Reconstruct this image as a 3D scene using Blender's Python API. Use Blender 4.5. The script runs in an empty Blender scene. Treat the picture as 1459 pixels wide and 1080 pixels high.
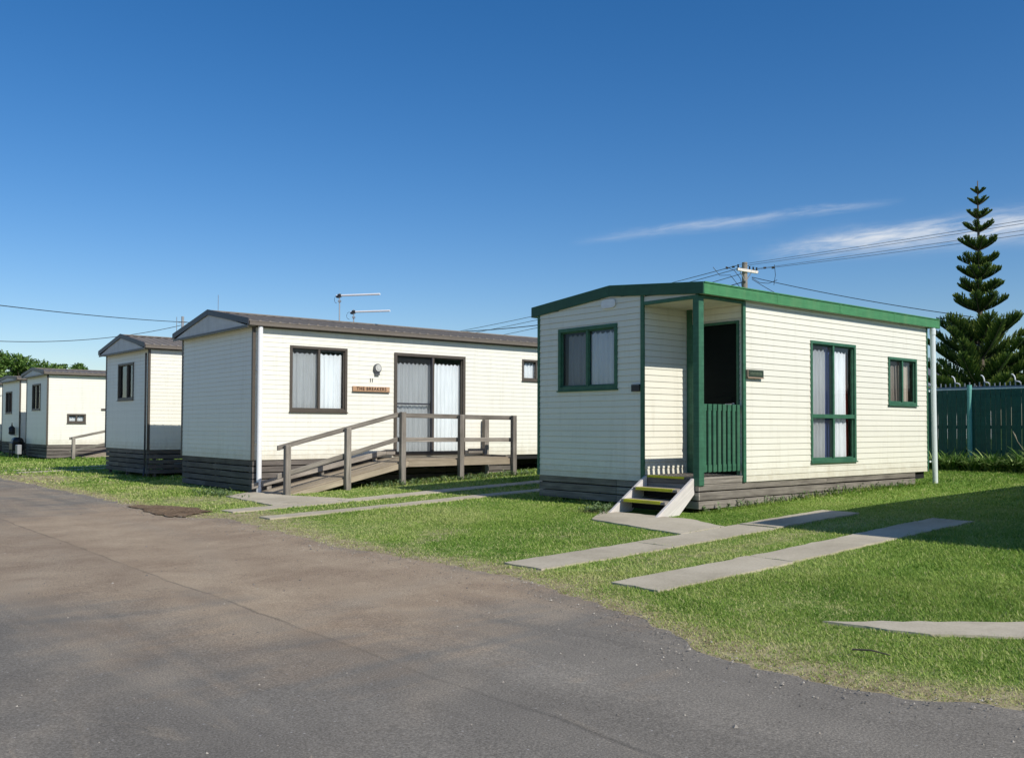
import bpy, bmesh, math, random
import numpy as np
from mathutils import Vector, Matrix
random.seed(7); rng = np.random.default_rng(7)
scn = bpy.context.scene
col = scn.collection
EYE = 1.4

# ------------------------------------------------------------------ materials
def newmat(name):
    m = bpy.data.materials.new(name); m.use_nodes = True
    nt = m.node_tree; nt.nodes.clear()
    out = nt.nodes.new('ShaderNodeOutputMaterial')
    return m, nt, out
class NT:
    def __init__(s, nt): s.nt = nt
    def n(s, t, **k):
        nd = s.nt.nodes.new('ShaderNode' + t)
        for a, b in k.items(): setattr(nd, a, b)
        return nd
    def l(s, a, b): s.nt.links.new(a, b)
    def val(s, sock, v):
        if hasattr(v, 'links') or isinstance(v, bpy.types.NodeSocket): s.l(v, sock)
        else: sock.default_value = v
    def math(s, op, a, b=0.0, c=0.0, clamp=False):
        nd = s.n('Math', operation=op, use_clamp=clamp)
        s.val(nd.inputs[0], a); s.val(nd.inputs[1], b); s.val(nd.inputs[2], c)
        return nd.outputs[0]
    def noise(s, vec, scale, detail=4, rough=.55, dist=0.0):
        nd = s.n('TexNoise'); s.l(vec, nd.inputs['Vector'])
        nd.inputs['Scale'].default_value = scale; nd.inputs['Detail'].default_value = detail
        nd.inputs['Roughness'].default_value = rough; nd.inputs['Distortion'].default_value = dist
        return nd.outputs['Fac']
    def ramp(s, fac, pts):
        nd = s.n('ValToRGB'); s.l(fac, nd.inputs[0]); e = nd.color_ramp.elements
        while len(e) > 1: e.remove(e[-1])
        for i, (p, c) in enumerate(pts):
            x = e[0] if i == 0 else e.new(p)
            x.position = p; x.color = (c[0], c[1], c[2], 1) if not isinstance(c, (int, float)) else (c, c, c, 1)
        return nd.outputs[0]
    def mix(s, f, a, b, mode='MIX'):
        nd = s.n('Mix', data_type='RGBA', blend_type=mode)
        s.val(nd.inputs[0], f)
        for i, v in ((6, a), (7, b)):
            if isinstance(v, tuple): nd.inputs[i].default_value = (*v[:3], 1)
            else: s.l(v, nd.inputs[i])
        return nd.outputs[2]
    def mapping(s, vec, scale):
        nd = s.n('Mapping'); s.l(vec, nd.inputs[0]); nd.inputs['Scale'].default_value = scale
        return nd.outputs[0]
    def bump(s, h, strength, dist):
        nd = s.n('Bump'); s.l(h, nd.inputs['Height']); nd.inputs['Strength'].default_value = strength
        nd.inputs['Distance'].default_value = dist
        return nd.outputs[0]
def principled(N, out, color, rough=.5, spec=.5, metal=0., normal=None):
    p = N.n('BsdfPrincipled')
    if isinstance(color, tuple): p.inputs['Base Color'].default_value = (*color, 1)
    else: N.l(color, p.inputs['Base Color'])
    N.val(p.inputs['Roughness'], rough); p.inputs['Specular IOR Level'].default_value = spec
    p.inputs['Metallic'].default_value = metal
    if normal is not None: N.l(normal, p.inputs['Normal'])
    N.l(p.outputs[0], out.inputs[0]); return p
def paint(name, c, rough=.45, var=.12, dirt=.0, spec=.4, scale=6, metal=0., dirtc=(.16, .14, .10)):
    m, nt, out = newmat(name); N = NT(nt)
    tc = N.n('TexCoord').outputs['Object']
    a = N.noise(tc, scale, 5, .6); b = N.noise(N.mapping(tc, (1.2, 1.2, 14)), 2.2, 4, .6)
    f = N.math('MULTIPLY', N.math('ADD', a, b), .5)
    lo = tuple(x * (1 - var) for x in c); hi = tuple(min(1, x * (1 + var)) for x in c)
    colr = N.ramp(f, [(.35, lo), (.65, hi)])
    if dirt:
        d = N.ramp(N.noise(N.mapping(tc, (2.5, 2.5, .35)), 1.6, 6, .65), [(.50, 0), (.75, 1)])
        colr = N.mix(N.math('MULTIPLY', d, dirt), colr, dirtc)
    principled(N, out, colr, rough, spec, metal, N.bump(N.noise(tc, 60, 3), .15, .002))
    return m
def clad_mat(name, c):
    m, nt, out = newmat(name); N = NT(nt)
    tc = N.n('TexCoord').outputs['Object']
    sep = N.n('SeparateXYZ'); N.l(tc, sep.inputs[0])
    row = N.math('FLOOR', N.math('DIVIDE', sep.outputs[2], .0855))
    wn = N.n('TexWhiteNoise', noise_dimensions='1D'); N.l(row, wn.inputs['W'])
    streak = N.noise(N.mapping(tc, (.5, .5, 30)), 3, 4, .6)
    blot = N.noise(N.mapping(tc, (1, 1, .6)), 1.3, 5, .6)
    v = N.math('ADD', N.math('MULTIPLY', wn.outputs[0], .05), N.math('ADD', N.math('MULTIPLY', streak, .10), N.math('MULTIPLY', blot, .10)))
    colr = N.ramp(v, [(.05, tuple(x * .90 for x in c)), (.20, tuple(min(1, x * 1.03) for x in c))])
    # grime runs: taller low on the wall, real dirt
    g = N.ramp(N.noise(N.mapping(tc, (5, 5, .5)), 1.5, 5, .7), [(.52, 0), (.80, 1)])
    colr = N.mix(N.math('MULTIPLY', g, .28), colr, (.40, .36, .25))
    hgt = N.n('Attribute', attribute_name='rnd').outputs['Fac']
    sp_ = N.ramp(N.math('ADD', hgt, N.math('MULTIPLY', N.noise(tc, 5, 6, .75), .55)), [(.26, 1), (.50, 0)])
    colr = N.mix(N.math('MULTIPLY', sp_, .42), colr, (.42, .35, .23))
    spot = N.ramp(N.noise(tc, 7., 8, .8), [(.63, 0), (.70, 1)])
    colr = N.mix(N.math('MULTIPLY', spot, .30), colr, (.45, .40, .30))
    principled(N, out, colr, .42, .4, 0, N.bump(N.noise(N.mapping(tc, (2, 2, 30)), 12, 3), .12, .002))
    return m
def wood_mat(name, c1, c2, knots=.6):
    m, nt, out = newmat(name); N = NT(nt)
    uv = N.n('UVMap').outputs[0]
    at = N.n('Attribute', attribute_name='rnd')
    cmb = N.n('CombineXYZ'); N.l(N.math('MULTIPLY', at.outputs['Fac'], 37.), cmb.inputs[2])
    vm = N.n('VectorMath', operation='ADD'); N.l(uv, vm.inputs[0]); N.l(cmb.outputs[0], vm.inputs[1])
    g = N.noise(N.mapping(vm.outputs[0], (1.5, 55, 1)), 1.0, 6, .65, .4)
    b = N.noise(N.mapping(vm.outputs[0], (2.5, 7, 1)), 1.0, 4, .6)
    f = N.math('ADD', N.math('MULTIPLY', g, .65), N.math('MULTIPLY', b, .35))
    colr = N.ramp(f, [(.33, c1), (.52, tuple((x + y) / 2 for x, y in zip(c1, c2))), (.66, c2)])
    hsv = N.n('HueSaturation'); N.l(colr, hsv.inputs['Color'])
    N.l(N.math('ADD', N.math('MULTIPLY', at.outputs['Fac'], .5), .75), hsv.inputs['Value'])
    principled(N, out, hsv.outputs[0], .85, .2, 0, N.bump(g, .5, .004))
    return m

M = {}
M['clad'] = clad_mat('cream_cladding', (.795, .77, .65))
M['cladw'] = clad_mat('offwhite_cladding', (.83, .805, .70))
M['soffit'] = paint('cream_soffit', (.74, .70, .56), .6)
M['green'] = paint('green_paint', (.042, .132, .076), .5, .24, .30, .3, 9, dirtc=(.13, .23, .14))
M['fgreen'] = paint('roof_edge_green', (.062, .215, .085), .5, .16, .35, .3, 9, dirtc=(.20, .33, .14))
M['brown'] = paint('brown_trim', (.085, .070, .055), .45, .15, .2)
M['verge'] = paint('dark_slate_verge', (.035, .035, .045), .45, .1)
M['gutter'] = paint('taupe_gutter', (.155, .13, .105), .4, .1, .3)
M['gable'] = paint('gable_panel', (.60, .60, .56), .6, .08, .25)
M['pipe'] = paint('white_pipe', (.80, .80, .80), .35, .04, .15)
M['pipeg'] = paint('pale_green_pipe', (.72, .78, .76), .35, .04, .15)
M['wood'] = wood_mat('weathered_timber', (.11, .095, .080), (.37, .33, .28))
M['woodd'] = wood_mat('dark_weathered_skirt', (.075, .065, .058), (.23, .20, .175))
M['woodb'] = wood_mat('tan_deck_timber', (.21, .17, .12), (.42, .35, .26))
M['woodw'] = wood_mat('bleached_timber', (.48, .44, .41), (.74, .69, .64))
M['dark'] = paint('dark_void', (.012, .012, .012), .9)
M['steel'] = paint('galvanised_steel', (.42, .43, .44), .4, .1, .1, .5, 20, .7)
M['black'] = paint('black_plastic', (.018, .018, .02), .4)
M['white'] = paint('white_paint', (.78, .78, .78), .4)
M['doorg'] = paint('dark_green_door', (.007, .010, .009), .8, .15, 0, .08)
M['alu'] = paint('aluminium_tube', (.75, .76, .78), .3, .05)
M['grey'] = paint('grey_enamel', (.30, .31, .33), .4, .1, .2)
M['wire'] = paint('black_cable', (.02, .022, .025), .6)
M['wireg'] = paint('weathered_cable', (.14, .15, .17), .6)

def roof_mat(name, c):
    return paint(name, c, .65, .14, .35, .25, 4, .0, (.16, .14, .13))
M['roof'] = roof_mat('grey_roof_sheet', (.20, .175, .148))
M['roofg'] = roof_mat('green_roof_sheet', (.06, .17, .10))

def glass_mat():
    m, nt, out = newmat('window_glass'); N = NT(nt)
    fr = N.n('Fresnel'); fr.inputs[0].default_value = 1.5
    t = N.n('BsdfTransparent'); t.inputs[0].default_value = (.95, .97, .97, 1)
    g = N.n('BsdfGlossy'); g.inputs['Roughness'].default_value = .02; g.inputs[0].default_value = (.9, .95, 1, 1)
    mx = N.n('MixShader'); N.l(N.math('ADD', N.math('MULTIPLY', fr.outputs[0], 1.0), .01, clamp=True), mx.inputs[0])
    N.l(t.outputs[0], mx.inputs[1]); N.l(g.outputs[0], mx.inputs[2]); N.l(mx.outputs[0], out.inputs[0]); return m
M['glass'] = glass_mat()
def screen_mat():
    m, nt, out = newmat('insect_screen'); N = NT(nt)
    t = N.n('BsdfTransparent'); d = N.n('BsdfDiffuse'); d.inputs[0].default_value = (.05, .055, .06, 1)
    mx = N.n('MixShader'); mx.inputs[0].default_value = .34
    N.l(t.outputs[0], mx.inputs[1]); N.l(d.outputs[0], mx.inputs[2]); N.l(mx.outputs[0], out.inputs[0]); return m
M['screen'] = screen_mat()
def curtain_mat(name, c):
    m, nt, out = newmat(name); N = NT(nt)
    tc = N.n('TexCoord').outputs['Object']
    cr = N.ramp(N.noise(N.mapping(tc, (9, 9, .6)), 3, 4), [(.3, tuple(x * .86 for x in c)), (.7, c)])
    d = N.n('BsdfDiffuse'); N.l(cr, d.inputs[0]); t = N.n('BsdfTranslucent'); N.l(cr, t.inputs[0])
    mx = N.n('MixShader'); mx.inputs[0].default_value = .08
    N.l(d.outputs[0], mx.inputs[1]); N.l(t.outputs[0], mx.inputs[2]); N.l(mx.outputs[0], out.inputs[0]); return m
M['curtain'] = curtain_mat('white_curtain', (.93, .95, .97))
M['curtainb'] = curtain_mat('blue_curtain', (.10, .16, .42))
M['curtainr'] = curtain_mat('red_curtain', (.30, .05, .035))
M['curtaint'] = curtain_mat('tan_curtain', (.62, .54, .46))

def concrete_mat():
    m, nt, out = newmat('worn_concrete'); N = NT(nt)
    tc = N.n('TexCoord').outputs['Object']
    a = N.noise(tc, 1.1, 6, .6); b = N.noise(tc, 45, 4, .7); v = N.n('TexVoronoi'); N.l(tc, v.inputs['Vector']); v.inputs['Scale'].default_value = 90
    f = N.math('ADD', N.math('MULTIPLY', a, .6), N.math('MULTIPLY', b, .4))
    colr = N.ramp(f, [(.33, (.34, .295, .215)), (.5, (.46, .405, .305)), (.66, (.55, .49, .38))])
    st = N.ramp(v.outputs['Distance'], [(.0, 1), (.16, 0)])
    stn = N.ramp(N.noise(tc, .9, 6, .7, .5), [(.50, 0), (.72, 1)])
    colr = N.mix(N.math('MULTIPLY', stn, .45), colr, (.22, .19, .14))
    colr = N.mix(N.math('MULTIPLY', st, N.ramp(N.noise(tc, 20, 2), [(.5, 0), (.6, .6)])), colr, (.15, .14, .13))
    principled(N, out, colr, .9, .2, 0, N.bump(b, .35, .004)); return m
M['concrete'] = concrete_mat()

def asphalt_mat():
    m, nt, out = newmat('asphalt'); N = NT(nt)
    tc = N.n('TexCoord').outputs['Object']
    at = N.n('Attribute', attribute_name='edge').outputs['Fac']
    big = N.noise(tc, .22, 5, .6, .6); med = N.noise(tc, 1.4, 6, .65, .3)
    # local frame of the road: x across (S), y along (T); wheel-scuffs are stretched along sweeping tracks
    trk = N.noise(N.mapping(tc, (1.8, .16, 1)), 1.0, 5, .6, 1.2)
    trk2 = N.noise(N.mapping(tc, (.5, 2.4, 1)), .8, 5, .6, 1.6)
    fine = N.noise(tc, 95, 5, .8)
    base = N.ramp(N.math('ADD', N.math('MULTIPLY', med, .5), N.math('MULTIPLY', trk, .5)), [(.30, (.150, .136, .116)), (.70, (.250, .226, .188))])
    dm = N.math('ADD', N.math('MULTIPLY', big, .55), N.math('MULTIPLY', N.math('ADD', trk, trk2), .35))
    dm = N.math('ADD', dm, N.math('MULTIPLY', N.math('SUBTRACT', at, .5), .50))
    dmask = N.ramp(dm, [(.48, 0), (.70, 1)])
    dirt = N.ramp(med, [(.35, (.285, .212, .145)), (.65, (.395, .308, .212))])
    c = N.mix(N.math('MULTIPLY', dmask, .92), base, dirt)
    # thin pale sandy drifts
    sd = N.ramp(N.noise(N.mapping(tc, (2.6, .55, 1)), 1.0, 7, .7, 1.0), [(.60, 0), (.72, 1)])
    c = N.mix(N.math('MULTIPLY', sd, .30), c, (.38, .31, .22))
    sep = N.n('SeparateXYZ'); N.l(tc, sep.inputs[0]); S_ = sep.outputs[0]; T_c = sep.outputs[1]
    sl_ = N.math('ADD', N.math('ADD', S_, 6.70), N.math('MULTIPLY', N.math('SUBTRACT', N.noise(tc, 1.1, 5, .6), .5), .16))
    c = N.mix(N.math('MULTIPLY', N.math('LESS_THAN', sl_, 0), .14), c, (.09, .085, .08))
    seam = N.math('SUBTRACT', 1., N.math('DIVIDE', N.math('ABSOLUTE', sl_), .022, clamp=True), clamp=True)
    seam = N.math('MULTIPLY', seam, N.ramp(N.noise(tc, 1.7, 3), [(.35, .25), (.6, .8)]))
    c = N.mix(N.math('MULTIPLY', seam, .6), c, (.05, .048, .045))
    wv = N.n('VectorMath', operation='ADD'); N.l(tc, wv.inputs[0]); nn = N.n('TexNoise'); N.l(tc, nn.inputs['Vector']); nn.inputs['Scale'].default_value = 1.6; nn.inputs['Detail'].default_value = 6; N.l(nn.outputs['Color'], wv.inputs[1])
    vc = N.n('TexVoronoi', feature='DISTANCE_TO_EDGE'); N.l(wv.outputs[0], vc.inputs['Vector']); vc.inputs['Scale'].default_value = .42
    crk = N.math('MULTIPLY', N.math('SUBTRACT', 1., N.math('DIVIDE', vc.outputs['Distance'], .0035, clamp=True), clamp=True), N.ramp(N.noise(tc, .35, 3), [(.54, 0), (.62, 1)]))
    c = N.mix(N.math('MULTIPLY', crk, .35), c, (.045, .042, .04))
    # pale arcs left by turning tyres
    for (cx, cy, r0) in ((-2.2, -10.5, 8.1), (-2.2, -10.5, 9.6), (-14.5, 4.0, 7.6), (-14.5, 4.0, 9.0)):
        dx = N.math('SUBTRACT', S_, cx); dy = N.math('SUBTRACT', T_c, cy)
        rr = N.math('SQRT', N.math('ADD', N.math('MULTIPLY', dx, dx), N.math('MULTIPLY', dy, dy)))
        rr = N.math('ADD', rr, N.math('MULTIPLY', N.math('SUBTRACT', med, .5), .5))
        q_ = N.math('DIVIDE', N.math('SUBTRACT', rr, r0), .16); m_ = N.math('EXPONENT', N.math('MULTIPLY', N.math('MULTIPLY', q_, q_), -1.))
        c = N.mix(N.math('MULTIPLY', m_, N.ramp(N.noise(tc, .8, 5, .7), [(.38, 0), (.66, .42)])), c, (.34, .285, .215))
    # aggregate grain
    c = N.mix(1., c, N.ramp(fine, [(.28, (.40, .40, .40)), (.5, (.95, .95, .95)), (.72, (1.8, 1.8, 1.8))]), 'MULTIPLY')
    v = N.n('TexVoronoi'); N.l(tc, v.inputs['Vector']); v.inputs['Scale'].default_value = 38
    wn = N.n('TexWhiteNoise'); N.l(v.outputs['Color'], wn.inputs['Vector'])
    stone = N.math('MULTIPLY', N.math('LESS_THAN', v.outputs['Distance'], .20), N.math('GREATER_THAN', wn.outputs[0], .955))
    c = N.mix(N.math('MULTIPLY', stone, .65), c, (.42, .40, .38))
    principled(N, out, c, .95, .10, 0, N.bump(N.math('ADD', N.noise(tc, 60, 4, .8), N.math('MULTIPLY', med, .3)), .55, .008)); return m
M['asphalt'] = asphalt_mat()
def ground_mat():
    m, nt, out = newmat('soil_and_turf'); N = NT(nt)
    tc = N.n('TexCoord').outputs['Object']
    dry = N.n('Attribute', attribute_name='dry').outputs['Fac']
    a = N.noise(tc, 1.0, 6, .65); b = N.noise(tc, 28, 5, .75); c = N.noise(tc, 6, 4, .6)
    turf = N.ramp(N.math('ADD', N.math('MULTIPLY', a, .4), N.math('MULTIPLY', b, .6)), [(.34, (.07, .13, .020)), (.5, (.15, .25, .04)), (.68, (.27, .36, .09))])
    soil = N.ramp(N.math('ADD', N.math('MULTIPLY', c, .5), N.math('MULTIPLY', b, .5)), [(.34, (.20, .155, .085)), (.5, (.34, .285, .165)), (.66, (.48, .42, .26))])
    f = N.ramp(N.math('ADD', dry, N.math('MULTIPLY', N.math('SUBTRACT', c, .5), .9)), [(.35, 0), (.75, 1)])
    principled(N, out, N.mix(f, turf, soil), .95, .1, 0, N.bump(b, .8, .02)); return m
M['ground'] = ground_mat()
def soil_mat():
    m, nt, out = newmat('bare_soil'); N = NT(nt)
    tc = N.n('TexCoord').outputs['Object']
    b = N.noise(tc, 22, 6, .75); a = N.noise(tc, 3, 4)
    principled(N, out, N.ramp(N.math('ADD', N.math('MULTIPLY', a, .4), N.math('MULTIPLY', b, .6)), [(.36, (.08, .052, .032)), (.5, (.19, .13, .082)), (.66, (.33, .24, .15))]), .95, .1, 0, N.bump(b, .9, .03)); return m
M['soil'] = soil_mat()
def leaf_mat(name, dark, mid, light, trans=.25, rough=.5):
    m, nt, out = newmat(name); N = NT(nt)
    at = N.n('Attribute', attribute_name='rnd').outputs['Fac']
    c = N.ramp(at, [(.0, dark), (.5, mid), (1., light)])
    p = N.n('BsdfPrincipled'); N.l(c, p.inputs['Base Color']); p.inputs['Roughness'].default_value = rough; p.inputs['Specular IOR Level'].default_value = .25
    t = N.n('BsdfTranslucent'); N.l(c, t.inputs[0])
    mx = N.n('MixShader'); mx.inputs[0].default_value = trans
    N.l(p.outputs[0], mx.inputs[1]); N.l(t.outputs[0], mx.inputs[2]); N.l(mx.outputs[0], out.inputs[0]); return m
M['blade'] = leaf_mat('grass_blades', (.085, .20, .018), (.325, .435, .088), (.64, .58, .29), .34, .6)
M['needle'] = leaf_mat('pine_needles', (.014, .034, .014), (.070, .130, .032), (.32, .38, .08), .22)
M['leaf'] = leaf_mat('broad_leaves', (.03, .075, .015), (.085, .17, .03), (.20, .30, .07), .25)
M['strap'] = leaf_mat('strap_leaves', (.05, .13, .025), (.14, .27, .05), (.40, .50, .18), .25)
M['weed'] = leaf_mat('weed_leaves', (.08, .13, .05), (.16, .24, .09), (.30, .38, .20), .3)
M['straw'] = leaf_mat('straw', (.16, .11, .06), (.26, .19, .11), (.42, .34, .22), .1)
M['bark'] = wood_mat('bark', (.06, .05, .04), (.16, .13, .10))

# ------------------------------------------------------------------ mesh helpers
class MB:
    def __init__(s): s.v = []; s.f = []; s.uv = []; s.r = []
    def quad(s, a, b, c, d, uv=None, r=0.):
        i = len(s.v); s.v += [a, b, c, d]; s.f.append((i, i + 1, i + 2, i + 3))
        s.uv += uv or [(0, 0), (1, 0), (1, 1), (0, 1)]; s.r.append(r)
    def tri(s, a, b, c, r=0.):
        i = len(s.v); s.v += [a, b, c]; s.f.append((i, i + 1, i + 2)); s.uv += [(0, 0), (1, 0), (.5, 1)]; s.r.append(r)
    def hexa(s, P, r=None):
        # P: 8 corners, index = i + 2j + 4k along (u,v,w); uv runs along the longest edge
        P = [Vector(p) for p in P]
        if r is None: r = random.random()
        L = [(P[1] - P[0]).length, (P[2] - P[0]).length, (P[4] - P[0]).length]
        if (P[1] - P[0]).cross(P[2] - P[0]).dot(P[4] - P[0]) < 0:
            P = [P[1], P[0], P[3], P[2], P[5], P[4], P[7], P[6]]
        i = len(s.v); s.v += [tuple(p) for p in P]
        ax = max(range(3), key=lambda k: L[k]); others = [k for k in range(3) if k != ax]
        def uvof(n):
            c = (n & 1, (n >> 1) & 1, (n >> 2) & 1)
            return (c[ax] * L[ax] + r * 5, c[others[0]] * L[others[0]] + c[others[1]] * L[others[1]] + r * 3)
        for f in ((0, 2, 3, 1), (4, 5, 7, 6), (0, 1, 5, 4), (2, 6, 7, 3), (0, 4, 6, 2), (1, 3, 7, 5)):
            s.f.append(tuple(i + k for k in f)); s.uv += [uvof(k) for k in f]; s.r.append(r)
    def box(s, x0, x1, y0, y1, z0, z1, r=None, M_=None):
        P = [(x, y, z) for z in (z0, z1) for y in (y0, y1) for x in (x0, x1)]
        if M_: P = [M_(*p) for p in P]
        s.hexa(P, r)
    def bar(s, p0, p1, w, h, side=None, r=None):
        p0 = Vector(p0); p1 = Vector(p1); d = (p1 - p0).normalized()
        up = Vector((0, 0, 1)) if abs(d.z) < .95 else Vector((1, 0, 0))
        sd = Vector(side).normalized() if side else d.cross(up).normalized()
        u2 = sd.cross(d).normalized()
        P = [p + sd * (w * a) + u2 * (h * b) for b in (-.5, .5) for a in (-.5, .5) for p in (p0, p1)]
        s.hexa(P, r)
    def tube(s, pts, rad, n=8, r=None, caps=True):
        if r is None: r = random.random()
        pts = [Vector(p) for p in pts]; rads = rad if isinstance(rad, (list, tuple)) else [rad] * len(pts)
        i0 = len(s.v); L = 0; Ls = []
        for k, p in enumerate(pts):
            a = pts[max(0, k - 1)]; b = pts[min(len(pts) - 1, k + 1)]; d = (b - a).normalized()
            up = Vector((0, 0, 1)) if abs(d.z) < .9 else Vector((1, 0, 0))
            u = d.cross(up).normalized(); v = u.cross(d)
            if k: L += (p - pts[k - 1]).length
            Ls.append(L)
            for j in range(n):
                t = 2 * math.pi * j / n; s.v.append(tuple(p + (u * math.cos(t) + v * math.sin(t)) * rads[k]))
        for k in range(len(pts) - 1):
            for j in range(n):
                j2 = (j + 1) % n; a = i0 + k * n
                s.f.append((a + j, a + j2, a + n + j2, a + n + j)); s.r.append(r)
                w = 2 * math.pi * max(rads) / n
                s.uv += [(Ls[k], j * w), (Ls[k], (j + 1) * w), (Ls[k + 1], (j + 1) * w), (Ls[k + 1], j * w)]
        if caps:
            for base in (i0, i0 + (len(pts) - 1) * n):
                s.f.append(tuple(base + j for j in range(n))); s.r.append(r); s.uv += [(0, 0)] * n
    def disc(s, c, rx, ry, ax1, ax2, depth, n=20, r=0.):
        c = Vector(c); a1 = Vector(ax1); a2 = Vector(ax2); nn = a1.cross(a2).normalized() * depth
        i = len(s.v)
        for q in (c, c + nn):
            for j in range(n):
                t = 2 * math.pi * j / n; s.v.append(tuple(q + a1 * rx * math.cos(t) + a2 * ry * math.sin(t)))
        s.f.append(tuple(i + j for j in range(n))); s.f.append(tuple(i + n + j for j in range(n))); s.r += [r, r]; s.uv += [(0, 0)] * (2 * n)
        for j in range(n):
            k = (j + 1) % n; s.f.append((i + j, i + k, i + n + k, i + n + j)); s.r.append(r); s.uv += [(0, 0)] * 4
    def build(s, name, mat, parent=None, dz=0., bevel=0., smooth=False, recalc=True, label=None):
        me = bpy.data.meshes.new(name)
        me.from_pydata([(v[0], v[1], v[2] + dz) for v in s.v], [], s.f)
        uvl = me.uv_layers.new(name='UVMap'); uvl.data.foreach_set('uv', np.array(s.uv, dtype=np.float32).ravel())
        at = me.attributes.new('rnd', 'FLOAT', 'FACE'); at.data.foreach_set('value', np.array(s.r, dtype=np.float32))
        me.materials.append(mat)
        if recalc:
            bm = bmesh.new(); bm.from_mesh(me); bmesh.ops.recalc_face_normals(bm, faces=bm.faces); bm.to_mesh(me); bm.free()
        if smooth: me.polygons.foreach_set('use_smooth', [True] * len(me.polygons))
        o = bpy.data.objects.new(name, me); col.objects.link(o)
        if parent: o.parent = parent
        if bevel:
            b = o.modifiers.new('bevel', 'BEVEL'); b.width = bevel; b.segments = 1; b.limit_method = 'ANGLE'
        if label: o['label'] = label
        return o
def tag(o, label, cat, group=None):
    o['label'] = label; o['category'] = cat
    if group: o['group'] = group
    return o
def thing(name, label, cat, loc=(0, 0, 0), yaw=0., group=None):
    o = bpy.data.objects.new(name, None); col.objects.link(o); o.empty_display_size = .2
    o.location = loc; o.rotation_euler = (0, 0, yaw); return tag(o, label, cat, group)
def struct(o): o['kind'] = 'structure'; return o
def rawmesh(name, V, F, mat, attrs=None, fattrs=None, parent=None):
    V = np.asarray(V, np.float32); F = np.asarray(F, np.int32); k = F.shape[1]
    me = bpy.data.meshes.new(name)
    me.vertices.add(len(V)); me.vertices.foreach_set('co', V.ravel())
    me.loops.add(F.size); me.loops.foreach_set('vertex_index', F.ravel())
    me.polygons.add(len(F)); me.polygons.foreach_set('loop_start', np.arange(0, F.size, k, dtype=np.int32))
    try: me.polygons.foreach_set('loop_total', np.full(len(F), k, np.int32))
    except Exception: pass
    me.update(calc_edges=True)
    for n, a in (attrs or {}).items():
        at = me.attributes.new(n, 'FLOAT', 'POINT'); at.data.foreach_set('value', np.asarray(a, np.float32))
    for n, a in (fattrs or {}).items():
        at = me.attributes.new(n, 'FLOAT', 'FACE'); at.data.foreach_set('value', np.asarray(a, np.float32))
    me.materials.append(mat)
    o = bpy.data.objects.new(name, me); col.objects.link(o)
    if parent: o.parent = parent
    return o
def text_mesh(txt, size, mat, name, parent, loc, rot, extrude=.002, sx=1., weight=0.):
    cu = bpy.data.curves.new('t', 'FONT'); cu.body = txt; cu.size = size; cu.extrude = extrude; cu.align_x = 'CENTER'; cu.align_y = 'CENTER'
    cu.offset = weight; cu.space_character = 1.15
    to = bpy.data.objects.new('t', cu); col.objects.link(to)
    bpy.context.view_layer.update()
    me = bpy.data.meshes.new_from_object(to.evaluated_get(bpy.context.evaluated_depsgraph_get()))
    bpy.data.objects.remove(to); me.materials.clear(); me.materials.append(mat)
    o = bpy.data.objects.new(name, me); col.objects.link(o); o.parent = parent
    o.location = loc; o.rotation_euler = rot; o.scale = (sx, 1, 1); return o

# ------------------------------------------------------------------ lot frame and ground height
GX, GY, GYAW = 2.406, 11.896, .696
A_ = np.array([math.cos(GYAW), math.sin(GYAW)]); B_ = np.array([-A_[1], A_[0]])
def L(s, t): return (GX + A_[0] * s + B_[0] * t, GY + A_[1] * s + B_[1] * t)
def toL(x, y): return ((x - GX) * A_[0] + (y - GY) * A_[1], (x - GX) * B_[0] + (y - GY) * B_[1])
PP = np.array([-30, -5, 1, 4, 7, 9.5, 12.5, 16, 25, 40, 90]); PZ = np.array([-1.42, -1.36, -1.315, -1.285, -1.20, -1.10, -1.0, -.94, -.77, -.62, -.5]) + EYE
CA, SA = math.cos(.69), math.sin(.69)
_xs = np.linspace(-30, 90, 1201); _zs = np.interp(_xs, PP, PZ); _k = np.ones(15) / 15; _zs = np.convolve(np.pad(_zs, 7, mode='edge'), _k, 'valid')
def g(x, y):
    p = np.asarray(x) * CA + np.asarray(y) * SA
    return np.interp(p, _xs, _zs)
def gz(s, t): x, y = L(s, t); return float(g(x, y))
def vnoise(x, y, seed=0):
    # cheap smooth 2-D value noise in numpy
    x = np.asarray(x, float); y = np.asarray(y, float); xi = np.floor(x).astype(int); yi = np.floor(y).astype(int); fx = x - xi; fy = y - yi
    fx = fx * fx * (3 - 2 * fx); fy = fy * fy * (3 - 2 * fy)
    def h(a, b):
        n = (a * 374761393 + b * 668265263 + seed * 974634777) & 0x7fffffff; n = ((n ^ (n >> 13)) * 1274126177) & 0x7fffffff
        return (n % 100003) / 100003.
    return (h(xi, yi) * (1 - fx) + h(xi + 1, yi) * fx) * (1 - fy) + (h(xi, yi + 1) * (1 - fx) + h(xi + 1, yi + 1) * fx) * fy
ET = np.array([-60, -12, -8, -5.85, -5.5, -5.1, -4.6, -4.16, -3.2, -2.15, -1.16, 0, 2.08, 4.43, 5.5, 7.36, 10, 13.67, 15.96, 17.72, 30, 80.])
ES = np.array([-4.6, -4.7, -4.9, -5.0, -5.10, -5.22, -5.24, -5.16, -4.86, -4.52, -4.40, -4.60, -4.52, -4.33, -4.74, -4.70, -4.62, -4.56, -4.6, -4.56, -4.5, -4.5])
def road_edge(t):
    t = np.asarray(t, float)
    return np.interp(t, ET, ES) + (vnoise(t * 2.6, t * 0 + 3) - .5) * .12 + (vnoise(t * 13., t * 0 + 9) - .5) * .07 + (vnoise(t * .9, t * 0 + 5) - .5) * .10

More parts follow.
